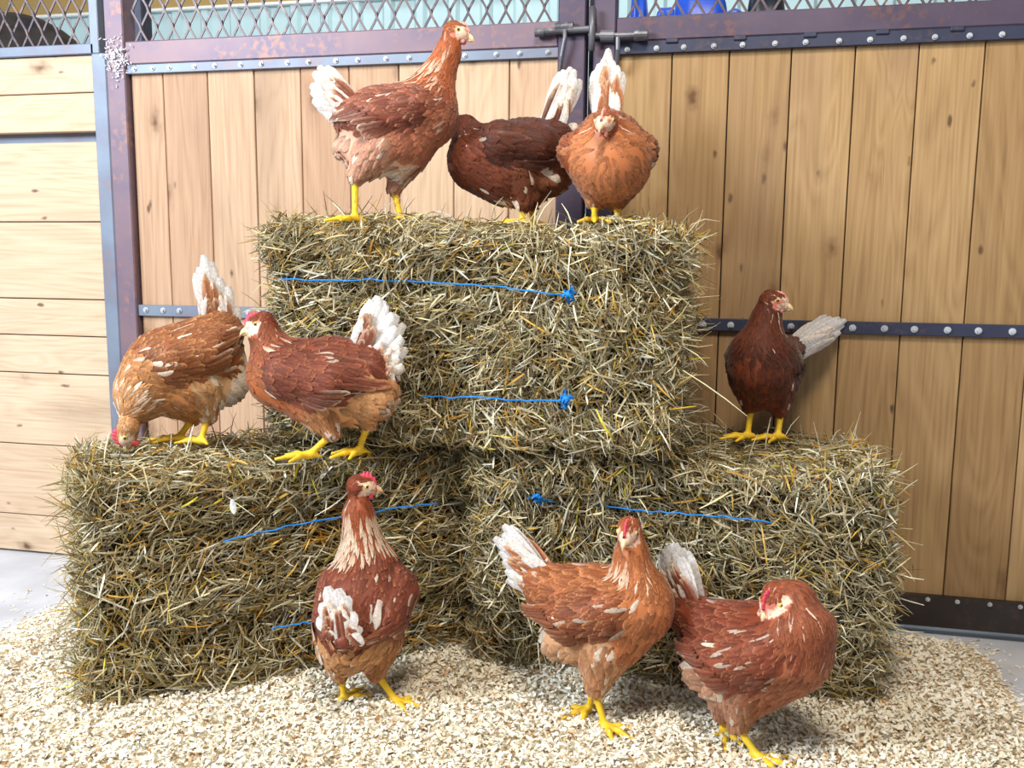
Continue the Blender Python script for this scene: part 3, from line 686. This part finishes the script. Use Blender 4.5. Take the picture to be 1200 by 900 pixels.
def hen(label, ref, phi, prims, legs, tail, head, pal, wings, seed, white=0.03, tailcol=0.25, hackle_white=.5, vox=.0037, floorz=0.0, fluffwhite=None, extra_tail=None, combsize=1.0, comb_pale=False, wing_scale=1.0, tail_w=1.0, tail_n=7):
    rg = np.random.default_rng(seed); D0 = depth(ref); kx = D0/CF
    ph = math.radians(phi); right = np.array([math.cos(CY), math.sin(CY), 0]); away = np.array([-math.sin(CY), math.cos(CY), 0])
    H = right*math.cos(ph)+away*math.sin(ph); S = np.cross([0, 0, 1.], H)      # heading, left side
    refpx = 600+CF*((ref-CAMP)@c_r)/((ref-CAMP)@c_f)
    tp = math.tan(ph) if abs(math.cos(ph)) > .6 else 0.0
    def W(px, py, dd=0.0, lat=0.0):
        """pixel + extra depth in pixel units at the hen; the body leans along its heading"""
        dpt = D0+(dd+(px-refpx)*tp)*kx; return atd(px, py, dpt)+S*lat*kx
    root = empty('hen'); tag(root, label, 'hen', 'brown laying hens with white tails')
    P_ = []
    for (a, ra, b, rb, t) in prims: P_.append((W(*a), ra*kx, W(*b), rb*kx, t))
    for (a, ra, b, rb) in wings:       # wing folded on each side: given with a sideways offset
        for s in (1, -1):
            aa = (*a[:2], a[2] if len(a) > 3 else 0, s*a[-1]); bb = (*b[:2], b[2] if len(b) > 3 else 0, s*b[-1])
            P_.append((W(*aa), ra*kx, W(*bb), rb*kx, 'wing'))
    foots = []
    for (hk, ft, hd) in legs:          # hock, foot, toe heading (degrees, same sense as phi)
        a = W(*hk[:2], hk[2] if len(hk) > 2 else 0); b = W(*ft[:2], ft[2] if len(ft) > 2 else 0); fz = ft[3] if len(ft) > 3 else floorz
        b = b.copy(); b[2] = fz+.008
        P_.append((a, .0068, b, .0055, 'shank')); h_ = math.radians(hd)
        for da, l_, r0 in ((-38, .050, .0046), (0, .060, .0050), (38, .050, .0046), (172, .022, .0040)):
            g = h_+math.radians(da); dv = right*math.cos(g)+away*math.sin(g)
            m1 = b+dv*l_*.5; m1[2] = fz+.0085; e = b+dv*l_; e[2] = fz+.0035
            P_.append((b, r0+.0004, m1, r0, 'toe')); P_.append((m1, r0, e, r0*.62, 'toe')); e2 = e+dv*.009; e2[2] = fz+.001
            pass
    hc = W(*head['c'][:2], head['c'][2] if len(head['c']) > 2 else 0); la = math.radians(head['look']); ld = math.radians(head.get('pitch', 0))
    f = (right*math.cos(la)+away*math.sin(la))*math.cos(ld)+np.array([0, 0, 1.])*math.sin(ld)
    s_ = nrm(np.cross([0, 0, 1.], f)) if abs(f[2]) < .97 else S; u = np.cross(f, s_); hs = head.get('s', 1.0)
    if 'roll' in head:
        r_ = math.radians(head['roll']); s_, u = s_*math.cos(r_)+u*math.sin(r_), u*math.cos(r_)-s_*math.sin(r_)
    hs *= 1.12
    P_.append((hc-f*.008*hs, .0172*hs, hc+f*.009*hs-u*.001, .0140*hs, 'head'))
    P_.append((hc+f*.009*hs-u*.003, .0125*hs, hc+f*.020*hs-u*.006*hs, .0076*hs, 'head'))
    tr = W(*tail['root'][:2], tail['root'][2] if len(tail['root']) > 2 else 0); tm = np.mean([W(*q[:2], q[2] if len(q) > 2 else 0) for q in tail['tips']], 0)
    P_.append((tr-(tm-tr)*.15, .018, tr+(tm-tr)*tail.get('base', .42), .006, 'tailbase'))
    sd = SDF(P_); tags = np.array(sd.tags)
    pc = {k: srgb(*v) for k, v in PAL[pal].items()}
    # ---- one continuous body with legs and feet
    V, Q = surface_net(sd, vox)
    d, g, w, t = sd.ev(V, True); own = tags[w.argmax(1)]
    col = np.zeros_like(V); tagcol = dict(body=pc['back'], breast=pc['breast'], belly=pc['fluff'], neck=pc['neck'], head=pc['head'], thigh=pc['fluff']*.8, tailbase=pc['back'], wing=pc['wing'], fluff=pc['fluff'], shank=srgb(236, 196, 48), toe=srgb(232, 190, 50))
    for k, c in tagcol.items(): col[own == k] = c
    yl = (own == 'shank') | (own == 'toe'); col[yl] *= (1+.12*noise3(V[yl], 500, 3))[:, None]
    q = V-hc; qx, qy, qz = q@f/hs, q@s_/hs, q@u/hs
    face = (np.linalg.norm(q, axis=1) < .031*hs) & (qx > -.007) & (qz < .010) & (qz > -.015)
    fc = srgb(228, 196, 172)*(1-.5*(rg.uniform(size=len(V)) < .15))[:, None]; fc = np.where((noise3(V, 260, 5) > .35)[:, None], srgb(206, 118, 102), fc)
    col[face] = fc[face]
    mesh_obj('body', V, Q, M_skin, root, col=np.clip(col, 0, .95), smooth=True)
    # ---- feathers over the body
    tri = V[Q]; ar = np.linalg.norm(np.cross(tri[:, 1]-tri[:, 0], tri[:, 3]-tri[:, 0]), axis=1); cenq = tri.mean(1)
    dq, gq, wq, tq = sd.ev(cenq, True); oq = tags[wq.argmax(1)]
    flow = (wq[:, :, None]*sd.flow[None]).sum(1)
    def pick(tset, density):
        mk = np.isin(oq, tset); pa = ar*mk; n = int(pa.sum()*density)
        if n < 1: return None
        i = rg.choice(len(ar), n, p=pa/pa.sum()); p = cenq[i]+rg.normal(0, .0015, (n, 3)); return i, p
    parts = dict(plumage=FB(), neck_feathers=FB(), wingL=FB(), wingR=FB())
    down = np.array([0, 0, -1.])
    def lay(tset, ln, wd, density, c, ce, lift, shape, dest, dwn=0.0, var=.24, wht=None, fl=None):
        r = pick(tset, density)
        if r is None: return
        i, p = r; Nn = gq[i]; D = flow[i] if fl is None else np.broadcast_to(fl, (len(i), 3)); D = nrm(D+down*dwn+rg.normal(0, .16, (len(i), 3)))
        q = p-hc; hx, hy, hz = q@f/hs, q@s_/hs, q@u/hs
        nearh = (q*q).sum(1) < (.033*hs)**2
        ok = ~(nearh & (hx+.0085 > np.abs(hz+.001)*.45) & (hz < .0105) & (hz > -.0155))
        ok &= ~(nearh & (hx > .010) & (np.abs(hy) < .02) & (hz > -.017))
        if 'head' not in tset: ok &= ~(nearh & (hx > -.006) & (hz > -.013))
        n = len(i); Ln = ln*rg.uniform(.75, 1.25, n); Wd = wd*rg.uniform(.8, 1.2, n)
        base = np.broadcast_to(c, (n, 3))*rg.uniform(1-var, 1+var, (n, 1))*np.array([1, 1, 1])+0
        base = base*(1+.16*noise3(p, 26, seed)+.10*noise3(p, 80, seed+1))[:, None]
        edge = np.broadcast_to(ce, (n, 3))*rg.uniform(.85, 1.12, (n, 1)); edge = base*.25+edge*.75
        tipc = base*1.05; wh = rg.uniform(size=n) < (white*.45 if wht is None else wht)
        wc = srgb(238, 220, 200)*rg.uniform(.8, 1, (n, 1)); mxw = rg.uniform(.45, 1, (n, 1)) if (wht is None or wht < .06) else 1.0; wc = wc*mxw+base*(1-mxw)
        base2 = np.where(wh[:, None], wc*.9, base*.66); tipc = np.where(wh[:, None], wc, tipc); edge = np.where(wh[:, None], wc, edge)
        if wht is None or wht < .06: Wd = np.where(wh, Wd*.55, Wd)
        def go(m, fb):
            m = m & ok
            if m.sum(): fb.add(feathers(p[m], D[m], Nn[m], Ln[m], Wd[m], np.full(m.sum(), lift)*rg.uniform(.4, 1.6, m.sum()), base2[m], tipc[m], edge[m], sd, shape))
        if dest == 'wing':
            sidev = (p-ref)@S; go(sidev > 0, parts['wingL']); go(sidev <= 0, parts['wingR'])
        else: go(np.ones(n, bool), parts[dest])
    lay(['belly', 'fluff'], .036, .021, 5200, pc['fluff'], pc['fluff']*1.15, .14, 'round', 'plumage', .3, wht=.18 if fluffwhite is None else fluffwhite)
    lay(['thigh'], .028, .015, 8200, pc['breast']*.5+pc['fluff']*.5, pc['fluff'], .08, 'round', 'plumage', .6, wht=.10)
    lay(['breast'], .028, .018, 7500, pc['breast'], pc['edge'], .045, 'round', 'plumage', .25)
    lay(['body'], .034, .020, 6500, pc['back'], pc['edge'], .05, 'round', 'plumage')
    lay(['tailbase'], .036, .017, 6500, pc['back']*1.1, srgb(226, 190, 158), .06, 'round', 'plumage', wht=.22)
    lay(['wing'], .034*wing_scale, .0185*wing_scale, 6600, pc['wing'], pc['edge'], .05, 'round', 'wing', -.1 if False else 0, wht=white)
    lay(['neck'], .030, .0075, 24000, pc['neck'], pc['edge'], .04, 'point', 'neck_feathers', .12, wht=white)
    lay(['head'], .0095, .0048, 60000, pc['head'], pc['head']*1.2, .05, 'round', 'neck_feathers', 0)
    # pale streaked hackles where the neck meets the back
    nk = [i for i, t_ in enumerate(sd.tags) if t_ == 'neck']
    if hackle_white > 0:
        mk = (oq == 'neck') & (((cenq-W(*head['c'][:2]))**2).sum(1) > (.055)**2); rear = (gq@H) < .25; pa = ar*(mk & rear)
        if pa.sum() > 0:
            n = int(pa.sum()*8500*hackle_white)
            if n > 3:
                i = rg.choice(len(ar), n, p=pa/pa.sum()); p = cenq[i]
                wc = srgb(232, 210, 184)*rg.uniform(.75, 1, (n, 1)); ed = np.broadcast_to(pc['neck'], (n, 3))*1.2
                parts['neck_feathers'].add(feathers(p, nrm(flow[i]+rg.normal(0, .1, (n, 3))), gq[i], .034*rg.uniform(.7, 1.2, n), .0055*rg.uniform(.7, 1.2, n), np.full(n, .07), ed*.7+wc*.3, wc, wc, sd, 'point', base_off=.002))
    parts['plumage'].build('plumage', root)
    o_ = parts['neck_feathers'].build('neck_feathers', root)
    # ---- wings: coverts already laid, add the long flight feathers
    for s, key in ((1, 'wingL'), (-1, 'wingR')):
        if wings:
            a, ra, b, rb = wings[0]; a2, ra2, b2, rb2 = wings[-1]
            A = W(*a[:2], a[2] if len(a) > 3 else 0, s*a[-1]); B = W(*b2[:2], b2[2] if len(b2) > 3 else 0, s*b2[-1]); ax = nrm(B-A); lenw = np.linalg.norm(B-A)
            nf = 9
            for j in range(nf):
                tt = .28+.50*j/(nf-1); p0 = A+(B-A)*tt; sgn = -1
                upv = nrm(np.cross(np.cross(ax, [0, 0, 1.]), ax)); rr = ra*kx*(1-tt)+rb2*kx*tt
                p0 = p0+upv*rr*(.1-.95*(1-j/(nf-1)))+S*s*rr*.75
                dr = nrm(ax+upv*(.10-.25*(1-j/(nf-1)))); Ln = (.055+.028*(j/(nf-1)))*wing_scale
                c = pc['wing']*rg.uniform(.8, 1.05); ce = pc['edge']*.5+pc['fluff']*.5
                if rg.uniform() < .25+white: ce = srgb(236, 216, 192); 
                p1 = p0[None]; q_ = sd.proj(p1.copy(), .003, 2, True); d1, g1, w1, t1 = sd.ev(q_, True, True)
                parts[key].add(feathers(q_, dr[None], g1, np.array([Ln]), np.array([.017*wing_scale]), np.array([.05]), c[None]*.9, c[None], ce[None], sd, 'long', base_off=.0035+.0004*j))
        if parts[key].n: parts[key].build('wing', root)
    # ---- tail: two folded sides of long white feathers, brown coverts at the root
    tb = FB()
    def tail_fan(tl, nper, wd, cw, side_spread, covers=True):
        r0 = W(*tl['root'][:2], tl['root'][2] if len(tl['root']) > 2 else 0)
        tips = [W(*q[:2], q[2] if len(q) > 2 else 0) for q in tl['tips']]
        m = len(tips)
        def tip(t):
            x = t*(m-1); i = min(int(x), m-2); return tips[i]+(tips[i+1]-tips[i])*(x-i)
        fanax = nrm(tips[-1]-tips[0]); mid = nrm(np.mean(tips, 0)-r0); nn = nrm(np.cross(mid, fanax))
        if nn@nrm(CAMP-r0) < 0: nn = -nn
        for s in (-1, 1):
            for j in range(nper):
                t = (j+.5)/nper; tp_ = tip(t)+nn*s*side_spread*(.3+.7*math.sin(math.pi*t)); rb = r0+fanax*(t-.5)*tl.get('rootw', .034)+nn*s*.006
                v = tp_-rb; l_ = np.linalg.norm(v)*rg.uniform(.9, 1.06); dv = v/np.linalg.norm(v); n1 = nrm(nn-(nn@dv)*dv+fanax*s*.12*(rg.uniform()-.5))
                c = cw*rg.uniform(.9, 1.0); c0 = c*.85*(1-tailcol)+pc['back']*tailcol
                tb.add(feathers((rb+nn*s*.0022*(j % 3+.4*j))[None], dv[None], n1[None], np.array([l_]), np.array([wd]), np.zeros(1), c0[None], c[None], c[None]*.74, None, 'long', curl=.04*s))
        if covers:
            for k in range(46):
                t = rg.uniform(-.05, 1.05); s = rg.choice([-1, 1]); fr = rg.uniform(.35, .80); tp_ = r0+(tip(min(max(t, 0), 1))-r0)*fr+nn*s*(side_spread+.006)
                rb = r0+fanax*(t-.5)*tl.get('rootw', .034)*1.3-mid*.012+nn*s*.006; v = tp_-rb; l_ = np.linalg.norm(v); dv = v/l_; n1 = nrm(nn*1.0-(nn@dv)*dv)
                br = rg.uniform() < tl.get('brown', .6); c = (pc['back']*rg.uniform(.85, 1.25) if br else cw*rg.uniform(.8, .97))
                tb.add(feathers((rb+nn*s*rg.uniform(.002, .007))[None], dv[None], n1[None]*(1 if s > 0 else 1), np.array([l_]), np.array([wd*.78]), np.zeros(1), c[None]*.9, c[None]*1.05, (c*.3+srgb(232, 198, 164)*.7)[None], None, 'round', curl=.06*s))
    tail_fan(tail, tail_n, .026*tail_w, srgb(244, 240, 238), tail.get('spread', .010))
    if extra_tail: tail_fan(extra_tail, extra_tail.get('n', 5), extra_tail.get('w', .026)*tail_w, srgb(240, 226, 212), extra_tail.get('spread', .01), extra_tail.get('cov', False))
    tb.build('tail', root)
    # ---- head details
    hw = .0165*hs
    mb = MB(); bb = hc+f*.0225*hs-u*.0048*hs; f0 = hs; hs = hs*1.02; cu = srgb(234, 206, 160); ct = srgb(196, 158, 124)
    if head.get('darkbeak'): ct = srgb(96, 66, 62)
    def cone(pts, rs, cols, flat=1.0):
        n = 10; Vv = []; cc = []
        for p_, r_, c_ in zip(pts, rs, cols):
            for k in range(n): g_ = 2*math.pi*k/n; Vv.append(p_+s_*math.cos(g_)*r_*flat+u*math.sin(g_)*r_); cc.append(c_)
        m = len(pts); Qq = [[i*n+k, i*n+(k+1) % n, (i+1)*n+(k+1) % n, (i+1)*n+k] for i in range(m-1) for k in range(n)]
        mb.add(Vv, Qq, c=np.array(cc))
    cone([bb-f*.004, bb+f*.004*hs, bb+f*.0095*hs-u*.0016*hs, bb+f*.0135*hs-u*.0048*hs, bb+f*.0148*hs-u*.0085*hs], np.array([.0062, .0056, .0040, .0022, .0004])*hs, [cu, cu, cu*.95, ct, ct], .8)
    cone([bb-f*.004-u*.004*hs, bb+f*.004*hs-u*.0052*hs, bb+f*.0085*hs-u*.0058*hs, bb+f*.011*hs-u*.0066*hs], np.array([.0045, .0036, .0024, .0004])*hs, [cu*.9, cu*.9, ct, ct], .8)
    mb.build('beak', M_beak, root, smooth=True); hs = f0
    for s in (-1, 1):
        ep = hc+f*.0065*hs+u*.0030*hs; ep = sd.proj((ep+s_*s*.02)[None], -.0014, 3)[0]
        mb = MB(); mb.ball(ep, .0042*hs, 14, 10); e_ = mb.build('eye', M_eye, root, smooth=True)
        sn = nrm(s_*s+f*.25); mb = MB(); mb.ball(ep+sn*.0026*hs, .0024*hs, 12, 8); mb.build('pupil', M_pupil, e_, smooth=True)
        mb = MB(); wp = hc+f*.0150*hs-u*.0150*hs+s_*s*.0050*hs
        mb.ball(wp, (.0030*hs, .0056*hs, .0078*hs*combsize**.5), 12, 8, ax=np.array([s_, f, u])); mb.build('wattle', M_combp if comb_pale else M_comb, root, smooth=True)
    # single comb with five points
    mb = MB(); n = 25; Vc = []; Qc = []
    for i in range(n):
        t_ = i/(n-1); x_ = .024-.028*t_; zb = .0045+.0115*math.sin(min(1, t_*1.5)*math.pi/2); hgt = combsize*(.0045+.0040*abs(math.sin(t_*math.pi*4.5)))*math.sin(math.pi*(.12+.82*t_))**.5
        for (z_, y_) in ((zb-.006, -.0028), (zb+hgt*.6, -.0020), (zb+hgt, 0), (zb+hgt*.6, .0020), (zb-.006, .0028)): Vc.append(hc+(f*x_+u*z_+s_*y_)*hs)
    for i in range(n-1):
        for k in range(4): Qc.append([i*5+k, i*5+k+1, (i+1)*5+k+1, (i+1)*5+k])
    mb.add(Vc, Qc, [[0, 1, 2], [0, 2, 4], [2, 3, 4]]+[[(n-1)*5+a for a in q_] for q_ in ([0, 2, 1], [0, 4, 2], [2, 4, 3])])
    mb.build('comb', M_combp if comb_pale else M_comb, root, smooth=True)
    return root

B3 = BZ+.447      # top of the stack
hen('tall light brown hen with stretched neck, standing at the left on the top bale', aty(470, 160, 1.74), 4,
    [((500, 128), 33, (440, 138), 32, 'body'), ((440, 138), 32, (408, 140), 17, 'body'), ((503, 140), 31, (470, 165), 34, 'breast'), ((470, 170), 30, (432, 182), 24, 'belly'), ((432, 160), 26, (408, 172), 15, 'fluff'),
     ((525, 62), 12, (505, 108), 27, 'neck'), ((529, 42), 9, (525, 62), 12, 'neck'),
     ((445, 172, -14), 24, (417, 208, -12), 9, 'thigh'), ((478, 180, 14), 23, (462, 220, 12), 9, 'thigh')],
    [((416, 210, -12), (416, 252, -12), -150), ((461, 220, 12), (470, 254, 12), 25)],
    dict(root=(412, 128), tips=[(388, 80), (374, 82), (365, 98), (367, 118), (382, 138)], rootw=.04, brown=.3, spread=.008),
    dict(c=(536, 37), look=-14, pitch=-14, s=.95), 'light', [((482, 132, 27), 24, (440, 142, 27), 19), ((440, 142, 27), 19, (406, 142, 20), 8)], 1, white=.04, floorz=B3, combsize=.5, comb_pale=True)
hen('dark brown hen bending its head away, in the middle on the top bale', aty(610, 185, 1.86), 184,
    [((565, 182), 32, (620, 176), 34, 'body'), ((620, 176), 34, (652, 165), 20, 'body'), ((560, 190), 34, (590, 200), 36, 'breast'), ((590, 205), 32, (640, 205), 26, 'fluff'),
     ((545, 152, 16), 14, (556, 172), 24, 'neck'), ((545, 150, 26), 12, (545, 152, 16), 14, 'neck'),
     ((605, 205, -12), 26, (613, 238, -12), 10, 'thigh'), ((618, 205, 14), 24, (622, 238, 14), 9, 'thigh')],
    [((613, 238, -12), (612, 252, -12), 180), ((622, 238, 14), (625, 252, 14), 180)],
    dict(root=(645, 150), tips=[(655, 86), (668, 82), (682, 96)], brown=.35, spread=.008),
    dict(c=(546, 150, 34), look=120, pitch=-25), 'dark', [((585, 172, 30), 25, (630, 175, 28), 20), ((630, 175, 28), 20, (660, 185, 18), 8)], 2, white=.02, floorz=B3, hackle_white=.1,
    extra_tail=dict(root=(655, 172), tips=[(678, 140), (672, 160), (664, 184)], n=4, spread=.006))
hen('rusty orange hen facing the camera, at the right on the top bale', aty(714, 185, 1.77), -92,
    [((714, 186, -22), 42, (713, 172, 40), 40, 'body'), ((713, 168, 40), 38, (708, 145, 82), 16, 'body'), ((715, 190, -28), 43, (714, 200, 10), 40, 'breast'),
     ((711, 152, -50), 16, (714, 172, -34), 33, 'neck'), ((700, 205, 0), 28, (697, 235, 0), 9, 'thigh'), ((728, 205, 0), 28, (723, 236, 0), 9, 'thigh')],
    [((697, 236, 0), (697, 254, -6), -95), ((723, 237, 0), (724, 254, -4), -80)],
    dict(root=(708, 140, 78), tips=[(694, 92, 100), (703, 72, 104), (712, 66, 106), (722, 76, 104), (731, 96, 100)], brown=.55, spread=.006),
    dict(c=(709, 143, -74), look=-110, pitch=-12), 'orange', [((712, 178, -15, 36), 22, (712, 172, 60, 32), 14)], 3, white=.02, floorz=B3, hackle_white=.0, combsize=.8, comb_pale=True)
hen('golden brown hen pecking at the left end of the lower left bale', atz(222, 518, BZ+.01), 200,
    [((196, 425), 40, (238, 415), 42, 'body'), ((238, 415), 40, (258, 388), 24, 'body'), ((185, 440), 38, (215, 452), 38, 'breast'), ((225, 450), 34, (250, 450), 28, 'belly'), ((262, 425), 24, (271, 446), 20, 'fluff'),
     ((152, 492, -5), 11, (166, 462), 28, 'neck'), ((166, 462), 28, (186, 440), 36, 'neck'),
     ((236, 455, -14), 26, (244, 488, -12), 9, 'thigh'), ((222, 460, 12), 24, (227, 488, 10), 9, 'thigh')],
    [((243, 490, -12), (236, 527, -12), 150), ((226, 490, 10), (209, 521, 10), 178)],
    dict(root=(257, 384), tips=[(229, 330), (233, 308), (240, 300), (254, 318), (268, 340), (284, 372)], brown=.6, spread=.008, rootw=.06),
    dict(c=(149, 507, -12), look=202, pitch=-74), 'golden', [((205, 420, 30), 27, (245, 408, 30), 22), ((245, 408, 30), 22, (272, 392, 20), 9)], 4, white=.10, floorz=BZ+.008, fluffwhite=.9, hackle_white=.6, combsize=1.2)
hen('chestnut hen with fanned white tail striding left, in front of the top bale', atz(388, 533, BZ+.012), 176,
    [((335, 432), 34, (395, 432), 34, 'body'), ((395, 432), 34, (432, 432), 26, 'body'), ((325, 442), 34, (362, 458), 35, 'breast'), ((372, 470), 28, (435, 470), 24, 'fluff'), ((432, 445), 26, (446, 456), 20, 'fluff'),
     ((311, 394), 15.5, (324, 420), 29, 'neck'), ((310, 382), 11, (311, 394), 15.5, 'neck'),
     ((375, 475, -14), 27, (389, 506, -14), 10, 'thigh'), ((420, 472, 14), 24, (432, 495, 12), 9, 'thigh')],
    [((390, 508, -14), (362, 532, -14), 200), ((432, 496, 12), (420, 522, 12), 222)],
    dict(root=(424, 428), tips=[(430, 352), (441, 348), (456, 358), (470, 378), (474, 405), (466, 432)], brown=.6, spread=.010, rootw=.05),
    dict(c=(304, 379), look=196, pitch=-16), 'chest', [((345, 436, 29), 26, (395, 446, 29), 22), ((395, 446, 29), 22, (426, 448, 20), 8)], 5, white=.03, floorz=BZ+.008, hackle_white=.7, combsize=.9, tail_n=9,
    extra_tail=dict(root=(428, 440), tips=[(464, 392), (474, 412), (472, 436), (458, 460)], n=6, spread=.015, rootw=.05, brown=.75, cov=True))
hen('brown hen seen from behind, standing on the shavings by the lower left bale', atz(432, 822, .035), 82,
    [((432, 672, 12), 38, (424, 705, -8), 45, 'body'), ((424, 705, -8), 45, (412, 732, -30), 34, 'body'), ((432, 700, 14), 39, (428, 735, 5), 42, 'breast'), ((424, 740, -8), 39, (410, 750, -22), 36, 'fluff'),
     ((420, 602, 10), 15, (427, 655, 10), 29, 'neck'), ((420, 584, 10), 10, (420, 602, 10), 15, 'neck'),
     ((402, 755, -4), 28, (399, 790, -6), 10, 'thigh'), ((442, 752, -4), 28, (441, 788, -6), 10, 'thigh')],
    [((399, 792, -6), (404, 812, -2), 60), ((441, 789, -6), (464, 826, -6), -20)],
    dict(root=(402, 744, -74), tips=[(372, 734, -70), (376, 704, -66), (388, 684, -64), (402, 692, -66), (414, 716, -68), (420, 742, -70)], brown=.55, spread=.010, base=.2, rootw=.05),
    dict(c=(424, 569, 8), look=14, pitch=-4), 'chest', [((432, 690, 4, 34), 26, (422, 722, -30, 30), 20), ((422, 722, -30, 30), 20, (420, 738, -52, 18), 8)], 6, white=.05, floorz=.034, hackle_white=1.6, combsize=1.2,
    extra_tail=dict(root=(440, 706, -50), tips=[(430, 748, -62), (444, 740, -60)], n=2, spread=.002, w=.015))
hen('orange brown hen facing the camera, at the centre on the wood shavings', atz(697, 848, .035), -28,
    [((742, 706), 38, (690, 702), 37, 'body'), ((690, 700), 37, (638, 686), 25, 'body'), ((748, 712), 39, (730, 735), 36, 'breast'), ((710, 748), 28, (660, 748), 26, 'fluff'),
     ((740, 652), 17, (745, 690), 31, 'neck'), ((740, 630, 3), 12, (740, 652), 17, 'neck'),
     ((712, 760, -12), 30, (699, 806, -8), 11, 'thigh'), ((700, 760, 14), 28, (698, 800, 10), 11, 'thigh')],
    [((698, 812, -8), (709, 848, -8), -40), ((695, 808, 14), (690, 842, 24), -150)],
    dict(root=(640, 682), tips=[(596, 616), (586, 622), (584, 642), (592, 662), (602, 686)], brown=.7, spread=.008, rootw=.045, base=.55),
    dict(c=(736, 622, -8), look=-112, pitch=-20), 'orange', [((725, 706, 30), 28, (680, 714, 30), 24), ((680, 714, 30), 24, (636, 708, 20), 10)], 7, white=.05, floorz=.034, hackle_white=1.0, combsize=1.0)
hen('reddish brown hen turning its head back, at the right on the wood shavings', atz(866, 876, .035), -38,
    [((922, 752), 46, (865, 752), 42, 'body'), ((865, 750), 42, (808, 722), 24, 'body'), ((925, 765), 44, (890, 790), 40, 'breast'), ((865, 795), 34, (825, 782), 26, 'fluff'),
     ((929, 705, -4), 21, (936, 732, -6), 38, 'neck'), ((918, 698, -12), 14, (929, 705, -4), 21, 'neck'),
     ((872, 805, -14), 32, (865, 848, -12), 12, 'thigh'), ((850, 800, 14), 28, (846, 836, 12), 11, 'thigh')],
    [((865, 854, -12), (890, 886, -12), -25), ((845, 838, 12), (848, 862, 14), -100)],
    dict(root=(812, 718), tips=[(772, 654), (780, 640), (792, 640), (804, 654)], brown=.6, spread=.007, base=.5),
    dict(c=(905, 702, -26), look=-140, pitch=-38), 'red', [((905, 756, 34), 32, (862, 764, 34), 27), ((862, 764, 34), 27, (818, 752, 24), 10)], 8, white=.04, floorz=.034, hackle_white=.0, combsize=1.0)
hen('dark mahogany hen standing alone on the lower right bale', atz(896, 516, BZ+.006), -116,
    [((890, 420, -12), 33, (900, 425, 20), 34, 'body'), ((903, 420, 22), 30, (924, 410, 52), 17, 'body'), ((889, 432, -12), 34, (893, 448, 5), 31, 'breast'),
     ((898, 374, -16), 14.5, (892, 404, -14), 28, 'neck'), ((901, 356, -18), 10.5, (898, 374, -16), 14.5, 'neck'),
     ((880, 450, 0), 22, (879, 476, 2), 8, 'thigh'), ((911, 452, 4), 23, (914, 482, 4), 8.5, 'thigh')],
    [((880, 478, 2), (876, 512, 2), 190), ((915, 484, 4), (911, 520, 0), -165)],
    dict(root=(926, 412, 46), tips=[(974, 368, 80), (984, 374, 84), (978, 390, 84), (962, 404, 80)], brown=.0, spread=.006),
    dict(c=(908, 352, -22), look=-22, pitch=-12), 'dark', [((893, 420, 0, 22), 19, (905, 430, 28, 19), 15)], 9, white=.03, floorz=BZ+.006, hackle_white=.1, combsize=.4, comb_pale=True, tailcol=.05)

# ---------------------------------------------------------------- one small loose feather
fb = FB(); p0 = atplane(272, 585, np.array([-1.08, 1.33, 0])+np.array([math.sin(math.radians(36)), -math.cos(math.radians(36)), 0])*.012, np.array([math.sin(math.radians(36)), -math.cos(math.radians(36)), 0]))
fnn = np.array([math.sin(math.radians(36)), -math.cos(math.radians(36)), .1])
fb.add(feathers(p0[None], np.array([[.12, 0, -1.]]), nrm(fnn)[None], np.array([.028]), np.array([.012]), np.zeros(1), srgb(235, 238, 245)[None], srgb(245, 246, 250)[None], srgb(245, 246, 250)[None], None, 'round', curl=.15))
tag(fb.build('loose_feather', None), 'small white feather caught on the front of the lower left hay bale', 'feather')
